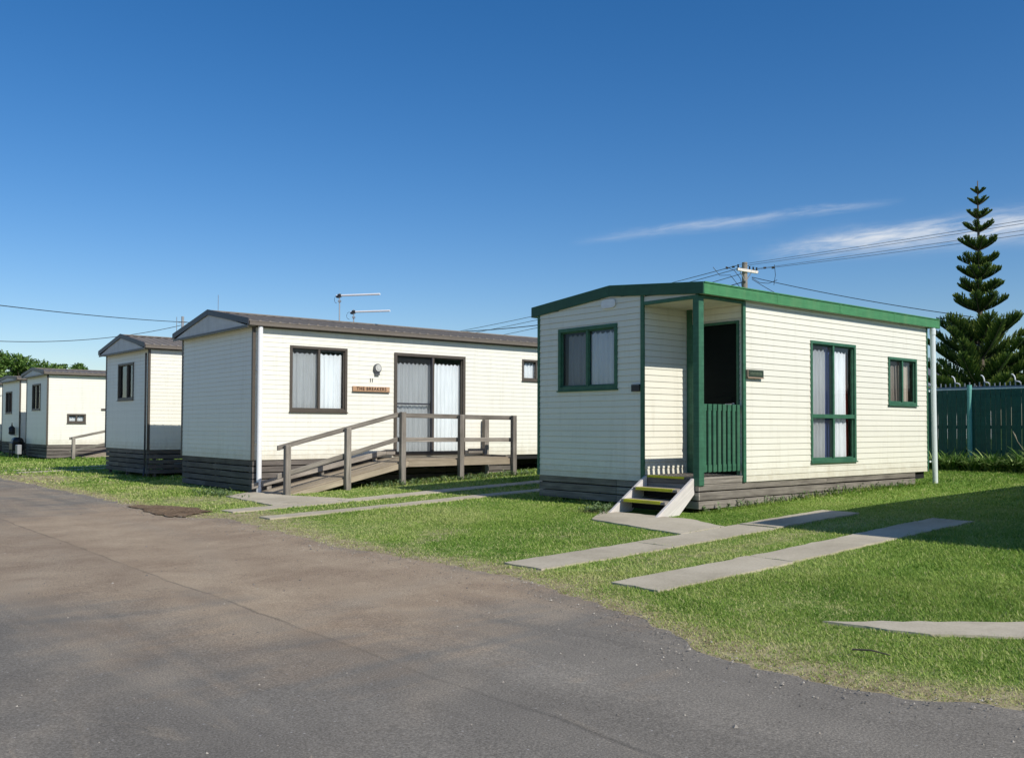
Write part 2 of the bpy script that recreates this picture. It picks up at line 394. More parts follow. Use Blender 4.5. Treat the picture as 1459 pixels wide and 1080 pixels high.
# terrain sheet
def axis_steps(lo, hi, flo, fhi, step):
    a = list(np.arange(flo, fhi, step)); d = step; x = flo
    while x > lo: d *= 1.25; x -= d; a.insert(0, x)
    d = step; x = a[-1]
    while x < hi: d *= 1.25; x += d; a.append(x)
    return np.array(a)
sx_ = axis_steps(-500, 700, -12, 24, .3); ty_ = axis_steps(-500, 700, -14, 34, .3)
SS, TT = np.meshgrid(sx_, ty_, indexing='ij')
XX = GX + A_[0] * SS + B_[0] * TT; YY = GY + A_[1] * SS + B_[1] * TT; ZZ = g(XX, YY)
def dryness(S, T):
    e = np.interp(T, ET, ES); d = S - e
    v = np.clip(1.15 - d / .62, 0, 1) * .95
    v = np.maximum(v, .75 * np.clip(1.15 - d / 2.0, 0, 1) * (vnoise(S * 1.3, T * 1.3, 4)))
    v = np.maximum(v, .62 * np.clip((vnoise(S * .9 + 7, T * .9, 31) * .6 + vnoise(S * 2.7, T * 2.7, 32) * .4 - .50) / .22, 0, 1) * np.clip(1.1 - (d - 1.0) / 3.2, .12, 1))
    v = np.maximum(v, .55 * np.exp(-((T + 2.0) / .38) ** 2) * (S < 1)); v = np.maximum(v, .5 * np.exp(-((T + .9) / .25) ** 2) * (S < -1.6)); v = np.maximum(v, .45 * np.exp(-((T - 4.7) / .35) ** 2))
    # worn ground beside the ramp slab, drive ends, and under the deck
    def blob(cs, ct, rs, rt, a): return a * np.exp(-(((S - cs) / rs) ** 2 + ((T - ct) / rt) ** 2))
    v = np.maximum(v, blob(-4.1, 4.3, .7, 1.6, .95)); v = np.maximum(v, blob(-4.2, -2.2, .6, .5, .8)); v = np.maximum(v, blob(-2.2, 3.2, 1.6, .35, .55))
    v = np.maximum(v, blob(-1.4, .3, .7, .8, .35)); v = np.maximum(v, blob(-4.1, 16.6, .9, 3.0, 1.)); v = np.maximum(v, blob(-2.9, -1.75, 1.2, .3, .5))
    v = np.maximum(v, blob(2.3, 7.1, 3.0, .55, .45)); v = np.maximum(v, blob(-2.9, 7.7, .7, .7, .6)); v = np.maximum(v, blob(-4.6, 5.9, .5, 1.2, 1.))
    return np.clip(v, 0, 1)
nS, nT = SS.shape; idx = np.arange(nS * nT).reshape(nS, nT)
F = np.stack([idx[:-1, :-1], idx[1:, :-1], idx[1:, 1:], idx[:-1, 1:]], -1).reshape(-1, 4)
gr = rawmesh('ground', np.stack([XX, YY, ZZ], -1).reshape(-1, 3), F, M['ground'], {'dry': dryness(SS, TT).ravel()}); struct(gr)
gr.data.polygons.foreach_set('use_smooth', [True] * len(gr.data.polygons))

# road sheet: local frame x=S, y=T so the material can follow the road
tt = np.concatenate([np.arange(-60, -9, 1.), np.arange(-9, 24, .05), np.arange(24, 90, 1.)])
fr = np.concatenate([[0, .25, .45, .6, .72, .8, .86, .9, .94, .97, 1.]])
re = road_edge(tt); S2 = -18 + (re[:, None] + 18) * fr[None, :]; T2 = np.repeat(tt[:, None], len(fr), 1)
X2 = GX + A_[0] * S2 + B_[0] * T2; Y2 = GY + A_[1] * S2 + B_[1] * T2; Z2 = g(X2, Y2) + .014
Z2[:, -1] -= .016
n1, n2 = S2.shape; idx = np.arange(n1 * n2).reshape(n1, n2)
F = np.stack([idx[:-1, :-1], idx[1:, :-1], idx[1:, 1:], idx[:-1, 1:]], -1).reshape(-1, 4)
e_ = np.interp(T2, ET, ES) - S2
edge = np.exp(-((e_ - 1.6) / 2.1) ** 2) * (.35 + .65 * np.clip(1 - np.abs(T2 - 1.5) / 9., 0, 1)) * (1 - .75 * np.clip((-2.0 - T2) / 3., 0, 1))
edge = np.maximum(edge, 1.0 * np.exp(-((S2 + 6.2 + .28 * (T2 - 2.)) / .9) ** 2) * np.exp(-((T2 + .3) / 3.6) ** 2))
edge = np.maximum(edge, .8 * np.exp(-(((S2 + 6.6) / 2.0) ** 2 + ((T2 - .6) / 2.6) ** 2)))
edge = np.maximum(edge, .85 * np.exp(-(((S2 + 5.2) / 1.0) ** 2 + ((T2 - 6.0) / 3.0) ** 2)))
V = np.stack([S2, T2, Z2 - 0], -1).reshape(-1, 3)
rd = rawmesh('road', V, F, M['asphalt'], {'edge': edge.ravel()}); rd.location = (GX, GY, 0); rd.rotation_euler = (0, 0, GYAW); struct(rd)
rd.data.polygons.foreach_set('use_smooth', [True] * len(rd.data.polygons))

# concrete strips and slabs (lot coordinates)
paths = []
def slab(name, poly, label=None, top=.018, wob=.011):
    pts = []
    n = len(poly)
    for i in range(n):
        a = np.array(poly[i]); b = np.array(poly[(i + 1) % n]); k = max(1, int(np.linalg.norm(b - a) / .12))
        for j in range(k):
            q = a + (b - a) * j / k
            if j: q = q + rng.normal(0, wob, 2)
            pts.append(q)
    mb = MB(); V = []
    for q in pts:
        x, y = L(*q); V.append((x, y, float(g(x, y)) + top))
    bmm = bmesh.new(); tv = [bmm.verts.new(v) for v in V]; bv = [bmm.verts.new((v[0], v[1], v[2] - .09)) for v in V]
    f = bmm.faces.new(tv)
    for i in range(len(V)):
        j = (i + 1) % len(V); bmm.faces.new((tv[i], bv[i], bv[j], tv[j]))
    bmesh.ops.triangulate(bmm, faces=[f]); bmesh.ops.recalc_face_normals(bmm, faces=bmm.faces)
    me = bpy.data.meshes.new(name); bmm.to_mesh(me); bmm.free(); me.materials.append(M['concrete'])
    o = bpy.data.objects.new(name, me); col.objects.link(o); struct(o); paths.append(np.array(poly)); return o
def strip(s0, s1, t0, t1, **k):
    n = max(1, round((s1 - s0) / 1.9)); w = (s1 - s0) / n
    for i in range(n):
        a = s0 + w * i + (.006 if i else 0); b = s0 + w * (i + 1) - (.006 if i < n - 1 else 0); j = rng.normal(0, .006, 2)
        slab('path', [(a, t0 + j[0]), (b, t0 + j[0] + rng.normal(0, .004)), (b, t1 + j[1]), (a, t1 + j[1] + rng.normal(0, .004))], top=.016 + rng.uniform(-.003, .005), **k)
strip(-4.10, 1.15, -1.56, -1.05)
strip(-4.13, 1.25, -2.90, -2.43)
slab('path', [(-1.62, -1.046), (-.86, -1.046), (-.60, -.35), (-.60, 1.12), (-1.32, .62)])
slab('path', [(-4.14, -4.30), (-3.29, -5.17), (-1.5, -7.0), (-1.9, -7.35), (-3.67, -5.34), (-4.0, -4.93)])
strip(-4.02, 3.6, 5.17, 5.60)
strip(-4.03, 4.2, 3.93, 4.27)
slab('path', [(-3.20, 5.604), (-1.9, 5.604), (-2.13, 6.50), (-2.35, 7.35), (-2.32, 8.25), (-3.02, 7.8)])
strip(-4.0, 3, 20.3, 20.62)
strip(-3.9, 3, 18.95, 19.3)

# soil hollow at the edge of the road
pol = [(-4.62, 7.5), (-4.30, 6.8), (-4.18, 6.1), (-4.25, 5.6), (-4.45, 5.2), (-4.72, 5.05), (-4.90, 5.4), (-4.86, 6.0), (-4.85, 6.6), (-4.78, 7.2)]
V = []; ctr = np.mean(pol, 0)
rings = [1., .8, .55, .25]
for k, r_ in enumerate(rings):
    for j in range(60):
        u = j / 60 * len(pol); i = int(u); w = u - i; q = np.array(pol[i]) * (1 - w) + np.array(pol[(i + 1) % len(pol)]) * w
        q = ctr + (q - ctr) * r_ * (1 + (.42 * (float(vnoise(j * .55, 3., 21)) - .5) + .10 * (random.random() - .5)) * (1 if k == 0 else .5 if k == 1 else 0)); x, y = L(*q)
        V.append((x, y, float(g(x, y)) + (.016 if k == 0 else .020 + .014 * random.random())))
x, y = L(*ctr); V.append((x, y, float(g(x, y)) + .025))
F = []
for k in range(3):
    for j in range(60):
        j2 = (j + 1) % 60; F += [(k * 60 + j, k * 60 + j2, k * 60 + 60 + j2), (k * 60 + j, k * 60 + 60 + j2, k * 60 + 60 + j)]
for j in range(60): F.append((180 + j, 180 + (j + 1) % 60, 240))
struct(rawmesh('dirt_patch', V, F, M['soil']))

# ------------------------------------------------------------------ cabins
PITCH = .0855
def wallmaps(W, Ln):
    return {'side': (lambda u, o, z: (u, -o, z)), 'front': (lambda u, o, z: (-o, u, z)),
            'left': (lambda u, o, z: (u, W + o, z)), 'back': (lambda u, o, z: (Ln + o, u, z))}
def cladding(mb, P, u0, u1, z0, z1, holes=(), top=None, lap=.008, gap=.0065, gd=.007):
    zs = {z0, z1}
    k = 0
    while z0 + k * PITCH < z1:
        zs.add(z0 + k * PITCH)
        if z0 + (k + 1) * PITCH - gap < z1: zs.add(z0 + (k + 1) * PITCH - gap)
        k += 1
    for h in holes:
        for z in h[2:4]:
            if z0 < z < z1: zs.add(z)
    zs = sorted(zs)
    for a, b in zip(zs[:-1], zs[1:]):
        if b - a < 1e-5: continue
        mid = (a + b) / 2; row = math.floor((mid - z0) / PITCH); rb = z0 + row * PITCH
        oa = lap * (1 - (a - rb) / PITCH); ob = lap * (1 - (b - rb) / PITCH); og = None
        if mid - rb > PITCH - gap: og = oa; oa = ob = -gd
        iv = [(u0, u1)]
        if top:
            us = [u0 + (u1 - u0) * i / 80 for i in range(81)]; ok = [u for u in us if top(u) > mid]
            if not ok: continue
            iv = [(ok[0], ok[-1])]
        for h in holes:
            if h[2] - 1e-6 <= a and b <= h[3] + 1e-6:
                nv = []
                for p, q in iv:
                    if h[0] > p: nv.append((p, min(q, h[0])))
                    if h[1] < q: nv.append((max(p, h[1]), q))
                iv = [x for x in nv if x[1] - x[0] > 1e-5]
        for p, q in iv:
            mb.quad(P(p, oa, a), P(q, oa, a), P(q, ob, b), P(p, ob, b), r=mid - z0)
            if abs(a - rb) < 1e-6:
                mb.quad(P(p, -gd, a), P(q, -gd, a), P(q, oa, a), P(p, oa, a))
            if og is not None: mb.quad(P(p, og, a), P(q, og, a), P(q, -gd, a), P(p, -gd, a))
def curtain(P, u0, u1, z0, z1, depth, mat, parent, dz, amp=.018, wl=.10, hang=.06, name='curtain'):
    V = []; F = []; n = max(8, int((u1 - u0) / .012)); rows = 7; ph = random.random() * 6
    for j in range(rows + 1):
        w = j / rows
        for i in range(n + 1):
            u = u0 + (u1 - u0) * i / n
            k = math.sin((u / wl) * 6.283 + ph + .9 * math.sin(u * 17)) + .4 * math.sin(u / wl * 13.1 + ph * 2)
            sag = hang * (.35 + .65 * abs(math.sin(u / wl * 3.14 + ph))) if j == 0 else 0
            z = z1 - sag if j == 0 else z1 - (z1 - z0) * w
            d = depth + amp * k * (.55 + .45 * w)
            q = P(u, -d, z); V.append((q[0], q[1], q[2] + dz))
    for j in range(rows):
        for i in range(n): a = j * (n + 1) + i; F.append((a, a + 1, a + n + 2, a + n + 1))
    o = rawmesh(name, V, F, mat, parent=parent); o.data.polygons.foreach_set('use_smooth', [True] * len(F)); return o
def window(parent, P, u0, u1, z0, z1, mat, dz, fw=.045, mull=(.5,), trans=None, curts=(), screen=None, pr=.022, sill=True, name='window', sliding=True, glass=True):
    mb = MB(); d0 = -.055
    mb.box(u0, u1, d0, pr, z1 - fw, z1, M_=P); mb.box(u0, u1, d0, pr, z0, z0 + fw, M_=P)
    mb.box(u0, u0 + fw, d0, pr, z0 + fw, z1 - fw, M_=P); mb.box(u1 - fw, u1, d0, pr, z0 + fw, z1 - fw, M_=P)
    iu0, iu1, iz0, iz1 = u0 + fw, u1 - fw, z0 + fw, z1 - fw
    zt = iz1
    if trans: mb.box(iu0, iu1, d0, pr - .006, trans - .03, trans + .03, M_=P)
    for m_ in mull:
        um = u0 + (u1 - u0) * m_; mb.box(um - .022, um + .022, d0 + .004, pr - .010, iz0, iz1, M_=P)
    # thin sash edges inside the frame
    sw = .018
    for a, b in ((iz0, iz0 + sw), (iz1 - sw, iz1)): mb.box(iu0, iu1, d0 + .01, -.010, a, b, M_=P)
    for a, b in ((iu0, iu0 + sw), (iu1 - sw, iu1)): mb.box(a, b, d0 + .01, -.012, iz0 + sw, iz1 - sw, M_=P)
    if sill: mb.box(u0 - .012, u1 + .012, pr - .03, pr + .018, z0 - .020, z0 - .001, M_=P)
    w = mb.build(name, mat, parent, dz, bevel=.003)
    if glass:
        q = MB(); c4 = [Vector(P(iu0, -.035, iz0)), Vector(P(iu1, -.035, iz0)), Vector(P(iu1, -.035, iz1)), Vector(P(iu0, -.035, iz1))]
        if (c4[1] - c4[0]).cross(c4[2] - c4[0]).dot(Vector(P(0, 1, 0)) - Vector(P(0, 0, 0))) < 0: c4.reverse()
        q.quad(*[tuple(c) for c in c4]); q.build('pane', M['glass'], w, dz, recalc=False)
    if screen:
        q = MB(); a, b = u0 + (u1 - u0) * screen[0], u0 + (u1 - u0) * screen[1]
        q.quad(P(a, -.018, iz0), P(b, -.018, iz0), P(b, -.018, iz1), P(a, -.018, iz1)); q.build('flyscreen', M['screen'], w, dz)
    for c in curts:
        a, b, zb_, zt_, m_ = c[:5]; dp = c[5] if len(c) > 5 else .085
        curtain(P, u0 + (u1 - u0) * a, u0 + (u1 - u0) * b, zb_, zt_, dp, M[m_], w, dz)
    return w
def ribbed(mb, x0, x1, y0, z0, y1, z1, rib=.19, h=.022, th=.004):
    # roof sheet from eave (y0,z0) to ridge (y1,z1); ribs run up the slope
    prof = []
    x = x0
    while x < x1 - .02:
        prof += [(x, 0), (x + .015, h), (x + .04, h), (x + .055, 0)]; x += rib
    prof.append((x1, 0))
    for (xa, ha), (xb, hb) in zip(prof[:-1], prof[1:]):
        mb.quad((xa, y0, z0 + ha), (xb, y0, z0 + hb), (xb, y1, z1 + hb), (xa, y1, z1 + ha))
        mb.quad((xa, y0, z0 - th), (xb, y0, z0 - th), (xb, y0, z0 + hb), (xa, y0, z0 + ha))
    mb.quad((x0, y0, z0 - th), (x1, y0, z0 - th), (x1, y1, z1 - th), (x0, y1, z1 - th))
def skirt(parent, W, dz, side_end, nb, pitch, bh, front=True, side_s0=0., gapz=0., short=(), mat='woodd', left=True, inset=.012, stub=True):
    mb = MB()
    for k in range(nb):
        zt = -.004 - k * pitch - gapz; zb_ = zt - bh
        se = short.get(k, side_end) if isinstance(short, dict) else side_end
        mb.box(side_s0 + .026, se, inset, inset + .024, zb_, zt)
        if front:
            j = random.uniform(.3, .7) * W
            mb.box(inset, inset + .024, inset, j - .002, zb_ + random.uniform(-.003, .003), zt); mb.box(inset, inset + .024, j + .002, W - inset, zb_, zt + random.uniform(-.002, .002))
        if left: mb.box(side_s0 + .026, side_end, W - inset - .024, W - inset, zb_, zt)
    # posts behind
    low = -.004 - nb * pitch - .06
    s = .15
    while s < side_end + .01:
        mb.box(s, s + .07, inset + .027, inset + .09, low, -.006); s += 1.35
    for q in (.15, W * .5, W - .25): mb.box(inset + .027, inset + .09, q, q + .07, low, -.006)
    return mb.build('skirting', M[mat], parent, dz, bevel=.003)
def corner_trims(parent, W, Ln, z1, mat, dz, w=.038, corners=((0, 0), (0, 1), (1, 0), (1, 1))):
    for cx, cy in corners:
        mb = MB(); x = Ln if cx else 0; y = W if cy else 0; sx = 1 if cx else -1; sy = 1 if cy else -1
        X = sorted((x + sx * .016, x - sx * w)); Y = sorted((y + sy * .016, y - sy * w))
        mb.box(X[0], X[1], *sorted((y + sy * .0, y + sy * .016)), 0, z1); mb.box(*sorted((x + sx * .0, x + sx * .015)), *sorted((y - sy * .001, y - sy * w)), 0, z1)
        mb.build('corner_trim', M[mat], parent, dz, bevel=.002)

def brown_cabin(label, x, y, yaw, zrel, W, Ln, k=1., holes_front=(), holes_side=(), zg=None, nb=5, skirt_end=None, group=None, clad='cladw', za=2.815):
    zb = zrel + EYE; zg_ = float(g(x, y)) if zg is None else zg
    t = thing('cabin', label, 'cabin', (x, y, zg_), yaw, group); dz = zb - zg_; t.scale = (k, k, k)
    if k != 1.: dz = dz / k
    mp = wallmaps(W, Ln); H = 2.40
    mb = MB()
    cladding(mb, mp['side'], 0, Ln, 0, H, holes_side, lap=.005, gap=.0045, gd=.005); cladding(mb, mp['front'], 0, W, 0, H - .01, holes_front, lap=.005, gap=.0045, gd=.005)
    cladding(mb, mp['left'], 0, Ln, 0, H, lap=.005, gap=.0045, gd=.005); cladding(mb, mp['back'], 0, W, 0, H, lap=.005, gap=.0045, gd=.005)
    mb.build('wall', M[clad], t, dz, recalc=False)
    fl = MB(); fl.box(.03, Ln - .03, .03, W - .03, -.10, .012)
    for yy in (.5, W - .6): fl.box(.1, Ln - .1, yy, yy + .09, -.24, -.102)
    s = .6
    while s < Ln: fl.box(s, s + .2, .45, .65, -.95, -.242); fl.box(s, s + .2, W - .65, W - .45, -.95, -.242); s += 1.9
    fl.build('floor', M['dark'], t, dz)
    corner_trims(t, W, Ln, H - .015, 'brown', dz)
    # roof
    ov = .17; e = .145; ze = 2.485; ym = W / 2
    rf = MB(); ribbed(rf, -ov + .02, Ln + ov - .02, -e, ze, ym, za); ribbed(rf, -ov + .02, Ln + ov - .02, W + e, ze, ym, za)
    rf.box(-ov + .02, Ln + ov - .02, ym - .09, ym + .09, za + .004, za + .028)
    roof = rf.build('roof', M['roof'], t, dz)
    for xs in ((-ov - .005, -ov + .018), (Ln + ov - .018, Ln + ov + .005)):
        for y0, y1 in ((-e - .01, ym), (W + e + .01, ym)):
            vb = MB(); P = [(xx, yy, zz) for zz in (0, 1) for yy in (0, 1) for xx in xs]
            Q = []
            for xx, yy, zz in P:
                Y = y0 if yy == 0 else y1; Z = (ze - .065 if yy == 0 else za - .065) + (.11 if zz else 0); Q.append((xx, Y, Z))
            vb.hexa(Q); vb.build('verge_board', M['verge'], roof, dz, bevel=.003)
    gx0 = -ov + .020
    for x0, x1 in ((gx0, -.002), (Ln + .002, Ln + ov - .02)):
        gp = MB(); A = (-e + .03, 2.395); B2 = (W + e - .03, 2.395); C = (ym, za - .03)
        i = len(gp.v); xm = x0
        gp.v += [(x0, A[0], A[1]), (x0, B2[0], B2[1]), (x0, C[0], C[1]), (x1, A[0], A[1]), (x1, B2[0], B2[1]), (x1, C[0], C[1])]
        for f in ((0, 1, 2), (3, 5, 4), (0, 3, 4, 1), (1, 4, 5, 2), (2, 5, 3, 0)):
            gp.f.append(tuple(i + q for q in f)); gp.uv += [(0, 0)] * len(f); gp.r.append(0)
        gp.build('gable_panel', M['gable'], t, dz)
    tr = MB(); tr.box(-ov + .006, -ov + .019, -e + .02, W + e - .02, 2.368, 2.412)
    tr.build('gable_trim', M['brown'], t, dz)
    for y0, sgn in ((-e, -1), (W + e, 1)):
        gu = MB()
        ya, yb = sorted((y0 - sgn * .085, y0 + sgn * .012))
        gu.box(-ov + .03, Ln + ov - .03, ya, yb, 2.408, 2.418); 
        yo = y0 + sgn * .012; yi = y0 - sgn * .085
        gu.box(-ov + .03, Ln + ov - .03, *sorted((yo, yo - sgn * .006)), 2.418, 2.482)
        gu.box(-ov + .03, Ln + ov - .03, *sorted((yo + sgn * .006, yo - sgn * .008)), 2.470, 2.484)
        gu.box(-ov + .028, -ov + .034, *sorted((yo, yi)), 2.409, 2.480)
        gu.build('gutter', M['gutter'], t, dz)
    for y0, y1 in ((-.062, .0), (W, W + .062)):
        fa = MB(); fa.box(-ov + .03, Ln + ov - .03, y0, y1, 2.385, 2.407); fa.build('eave_lining', M['brown'], t, dz)
    skirt(t, W, dz, skirt_end or Ln, nb, .116, .098)
    return t, dz, mp

# --- green-trimmed cabin (front right)
GZ = -.735 + EYE; GW, GLn = 3.107, 6.112; RT, RS = .965, .95
zg0 = gz(0, 0)
Gc = thing('cabin', 'cream weatherboard cabin with green roof edge and a corner porch, nearest to the camera', 'cabin', (GX, GY, zg0), GYAW)
dz = GZ - zg0
mp = wallmaps(GW, GLn)
def gtop(u, base=2.44):
    ym = 1.572; return base + (.165 * (u + .10) / (ym + .10) if u < ym else .165 * (GW + .18 - u) / (GW + .18 - ym)) + .02
WS = (2.551, 3.795, .23, 2.016); WS2 = (4.795, 5.734, 1.111, 1.89); WF = (1.434, 2.653, 1.276, 2.20)
DR = (.10, .84, .09, 2.155)
mb = MB()
cladding(mb, mp['side'], RS, GLn, 0, 2.46, [WS, WS2])
cladding(mb, mp['front'], RT, GW, 0, 2.66, [WF], top=gtop)
cladding(mb, mp['left'], 0, GLn, 0, 2.45); cladding(mb, mp['back'], 0, GW, 0, 2.45)
cladding(mb, lambda u, o, z: (u, RT - o, z), 0, RS, .0, 2.42)
cladding(mb, lambda u, o, z: (RS - o, u, z), 0, RT, .0, 2.42, [DR])
cladding(mb, mp['front'], 0, RT, 2.435, 2.66, top=gtop)
mb.build('wall', M['clad'], Gc, dz, recalc=False)
so = MB(); so.box(.012, RS - .001, .012, RT - .001, 2.41, 2.43); so.build('porch_ceiling', M['soffit'], Gc, dz)
for y0, y1 in ((-.088, -.016), (GW + .020, GW + .12)):
    ev = MB(); ev.box(-.01, GLn + .27, y0, y1, 2.452, 2.458); ev.build('eave_lining', M['soffit'], Gc, dz)
fl = MB(); fl.box(RS + .02, GLn - .03, .05, GW - .03, -.12, .03); fl.box(.05, RS, RT + .05, GW - .03, -.12, .03); fl.box(.06, RS, .08, RT, -.12, .035)
s = .5
while s < GLn: fl.box(s, s + .2, .45, .65, -.8, -.122); fl.box(s, s + .2, GW - .65, GW - .45, -.8, -.122); s += 1.8
fl.build('floor', M['dark'], Gc, dz)
# roof, fascia
rf = MB(); ribbed(rf, -.01, GLn + .27, -.075, 2.575, 1.572, 2.715, .19, .02); ribbed(rf, -.01, GLn + .27, GW + .12, 2.555, 1.572, 2.715, .19, .02)
roof = rf.build('roof', M['roofg'], Gc, dz)
fb = MB(); x0, x1 = -.035, GLn + .30; y0, y1 = -.10, GW + .145; ym = 1.572
fb.box(x0 + .022, x1 - .022, y0, y0 + .022, 2.445, 2.605); fb.box(x0 + .022, x1 - .022, y0 - .012, y0 - .0005, 2.590, 2.607)
fb.box(x0 + .022, x1 - .022, y0 - .006, y0 - .0005, 2.447, 2.462)
for k in range(1, 4): fb.box(x0 + k * 1.62, x0 + k * 1.62 + .05, y0 - .004, y0 - .0006, 2.463, 2.589)
fb.build('gutter', M['fgreen'], roof, dz, bevel=.004)
fb = MB(); fb.box(x0 + .022, x1 - .022, y1 - .022, y1, 2.43, 2.58); fb.build('gutter', M['fgreen'], roof, dz, bevel=.004)
M['barge'] = paint('shaded_green_barge', (.022, .085, .045), .45, .2, .15, .3, 9, dirtc=(.06, .12, .07))  # roof-edge green darkened: shade of the front end put into the barge colour
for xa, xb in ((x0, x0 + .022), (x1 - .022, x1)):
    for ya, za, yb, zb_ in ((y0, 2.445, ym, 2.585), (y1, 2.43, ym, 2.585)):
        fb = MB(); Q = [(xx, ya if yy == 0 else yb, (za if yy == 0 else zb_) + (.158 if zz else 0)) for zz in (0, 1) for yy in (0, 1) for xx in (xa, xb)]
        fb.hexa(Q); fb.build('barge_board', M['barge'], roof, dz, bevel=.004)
for bxs in (((-.018, .014, RT - .030, RT + .030, 0, gtop(RT) - .02),), ((-.018, .022, GW - .030, GW + .018, 0, 2.47),), ((RS - .030, RS + .032, -.018, .016, 0, 2.45),),
            ((GLn - .02, GLn + .016, -.016, .02, 0, 2.45),), ((RS - .034, RS - .012, RT - .10, RT - .012, .09, 2.41),)):
    tr = MB()
    for bb_ in bxs: tr.box(*bb_)
    tr.build('corner_trim', M['green'], Gc, dz, bevel=.003)
for bb_ in ((-.014, .030, .001, RT - .031, 2.400, 2.448), (.031, RS - .031, -.014, .012, 2.405, 2.446)):
    tr = MB(); tr.box(*bb_); tr.build('porch_beam', M['green'], Gc, dz, bevel=.003)
po = MB(); po.box(-.008, .095, -.008, .095, -.02, 2.44); po.build('porch_post', M['green'], Gc, dz, bevel=.005)
# balustrade
bal = MB(); bal.box(.096, RS - .032, .045, .075, .955, 1.040); bal = bal.build('balustrade_rail', M['green'], Gc, dz, bevel=.003)
br = MB(); br.box(.096, RS - .032, .045, .075, .155, .245); br.build('balustrade_rail', M['green'], Gc, dz, bevel=.003)
n = 8; p = (RS - .032 - .096) / n
for i in range(n):
    bb = MB(); c = .096 + p * (i + .5); bb.box(c - .030, c + .030, .022, .0445, .150, 1.040); bb.build('baluster', M['green'], Gc, dz, bevel=.003)
# deck
dk = MB(); q = .0
while q < RT - .02:
    dk.box(.0, RS - .012, q + .002, min(q + .088, RT - .012), .060, .085); q += .092
dk.build('porch_deck', M['wood'], Gc, dz, bevel=.003)
# door with frame
def Pb(u, o, z): return (RS - o, u, z)
df = MB(); df.box(DR[0] - .035, DR[0], -.04, .030, DR[2], DR[3] + .035, M_=Pb); df.box(DR[1], DR[1] + .035, -.04, .03, DR[2], DR[3] + .035, M_=Pb); df.box(DR[0], DR[1], -.04, .03, DR[3], DR[3] + .035, M_=Pb)
fr_ = df.build('door_frame', M['green'], Gc, dz, bevel=.003)
dd = MB(); dd.box(DR[0] + .003, DR[1] - .003, -.035, -.006, DR[2] + .01, DR[3] - .003, M_=Pb)
for a in (.25, 1.0): dd.box(DR[0] + .09, DR[1] - .09, -.0055, .0, DR[2] + a, DR[2] + a + .06, M_=Pb)
door = dd.build('door', M['doorg'], Gc, dz, bevel=.003)
hd = MB(); hd.tube([Pb(DR[0] + .07, .0, 1.05), Pb(DR[0] + .07, .05, 1.05), Pb(DR[0] + .17, .05, 1.05)], .010, 8); hd.disc(Pb(DR[0] + .07, .003, 1.05), .022, .022, (0, 1, 0), (0, 0, 1), -.006); hd.build('handle', M['steel'], door, dz)
# windows
window(Gc, mp['side'], *WS, M['green'], dz, mull=(.5,), trans=.905, screen=(.04, .5),
       curts=[(.02, .43, .27, 1.93, 'curtain', .075), (.40, .545, .27, 1.98, 'curtainb', .10), (.525, .89, .27, 1.93, 'curtain', .075), (.88, 1.0, .27, 1.9, 'curtainr', .13)])
window(Gc, mp['side'], *WS2, M['green'], dz, mull=(.5,), screen=(.05, .5), curts=[(.02, .38, 1.14, 1.80, 'curtaint', .075), (.42, .58, 1.14, 1.81, 'curtaint', .085), (.58, .84, 1.14, 1.81, 'curtaint', .08), (.88, .97, 1.14, 1.85, 'curtainr', .12)])
window(Gc, mp['front'], *WF, M['green'], dz, mull=(.5,), fw=.055, screen=(.5, .95), curts=[(.04, .50, 1.33, 2.14, 'curtain', .065), (.46, .56, 1.33, 2.14, 'curtainb', .09), (.52, .92, 1.33, 2.14, 'curtain', .12)])
# vent plate
vp = MB()
pts = []
for k in range(24):
    a = 2 * math.pi * k / 24; cx, cz = math.cos(a), math.sin(a); pts.append((math.copysign(abs(cx) ** .55, cx) * .135, math.copysign(abs(cz) ** .55, cz) * .062))
i = len(vp.v)
for o in (-.014, -.030): vp.v += [(o, 1.60 + p[0], 2.485 + p[1]) for p in pts]
vp.f += [tuple(range(24)), tuple(range(24, 48))] + [(j, (j + 1) % 24, 24 + (j + 1) % 24, 24 + j) for j in range(24)]
vp.uv += [(0, 0)] * (48 + 96); vp.r += [0] * 26
vp.build('vent_plate', M['white'], Gc, dz)
# skirting (three boards, lowest one short on the long side)
sk = MB()
bz = [(-.004, -.088), (-.104, -.205), (-.218, -.318)]
for k, (zt, zb_) in enumerate(bz):
    se = 5.70 if k < 2 else 4.64; j = 3.0 + k * .5
    sk.box(.028, j - .002, .010, .034, zb_, zt); sk.box(j + .002, se, .010, .034, zb_ + .002, zt - .002)
    sk.box(.004, .028, .010 if k else .010, RT + .5, zb_, zt); sk.box(.004, .028, RT + .504, GW - .012, zb_, zt)
    sk.box(.03, 5.7, GW - .036, GW - .012, zb_, zt)
sk.box(.0, RS - .034, .004, .030, .0, .058)     # deck edge board
sk.box(.0, .024, .031, RT - .03, .0, .058)
for s in (.2, 1.2, 2.2, 3.3, 4.4, 5.6): sk.box(s, s + .07, .037, .1, -.50, -.006)
sk.build('skirting', M['woodb'] if False else M['wood'], Gc, dz, bevel=.003)
pp = MB(); pp.tube([(GLn + .075, -.075, 2.44), (GLn + .085, -.075, 1.2), (GLn + .12, -.075, -.34)], .043, 14); pp.tube([(GLn + .075, -.075, 2.33), (GLn + .075, -.075, 2.42)], .050, 14)
for z in (.15, 1.35): pp.box(GLn + .010, GLn + .10, -.034, -.018, z, z + .03)
pp.build('downpipe', M['pipeg'], Gc, dz, smooth=False)

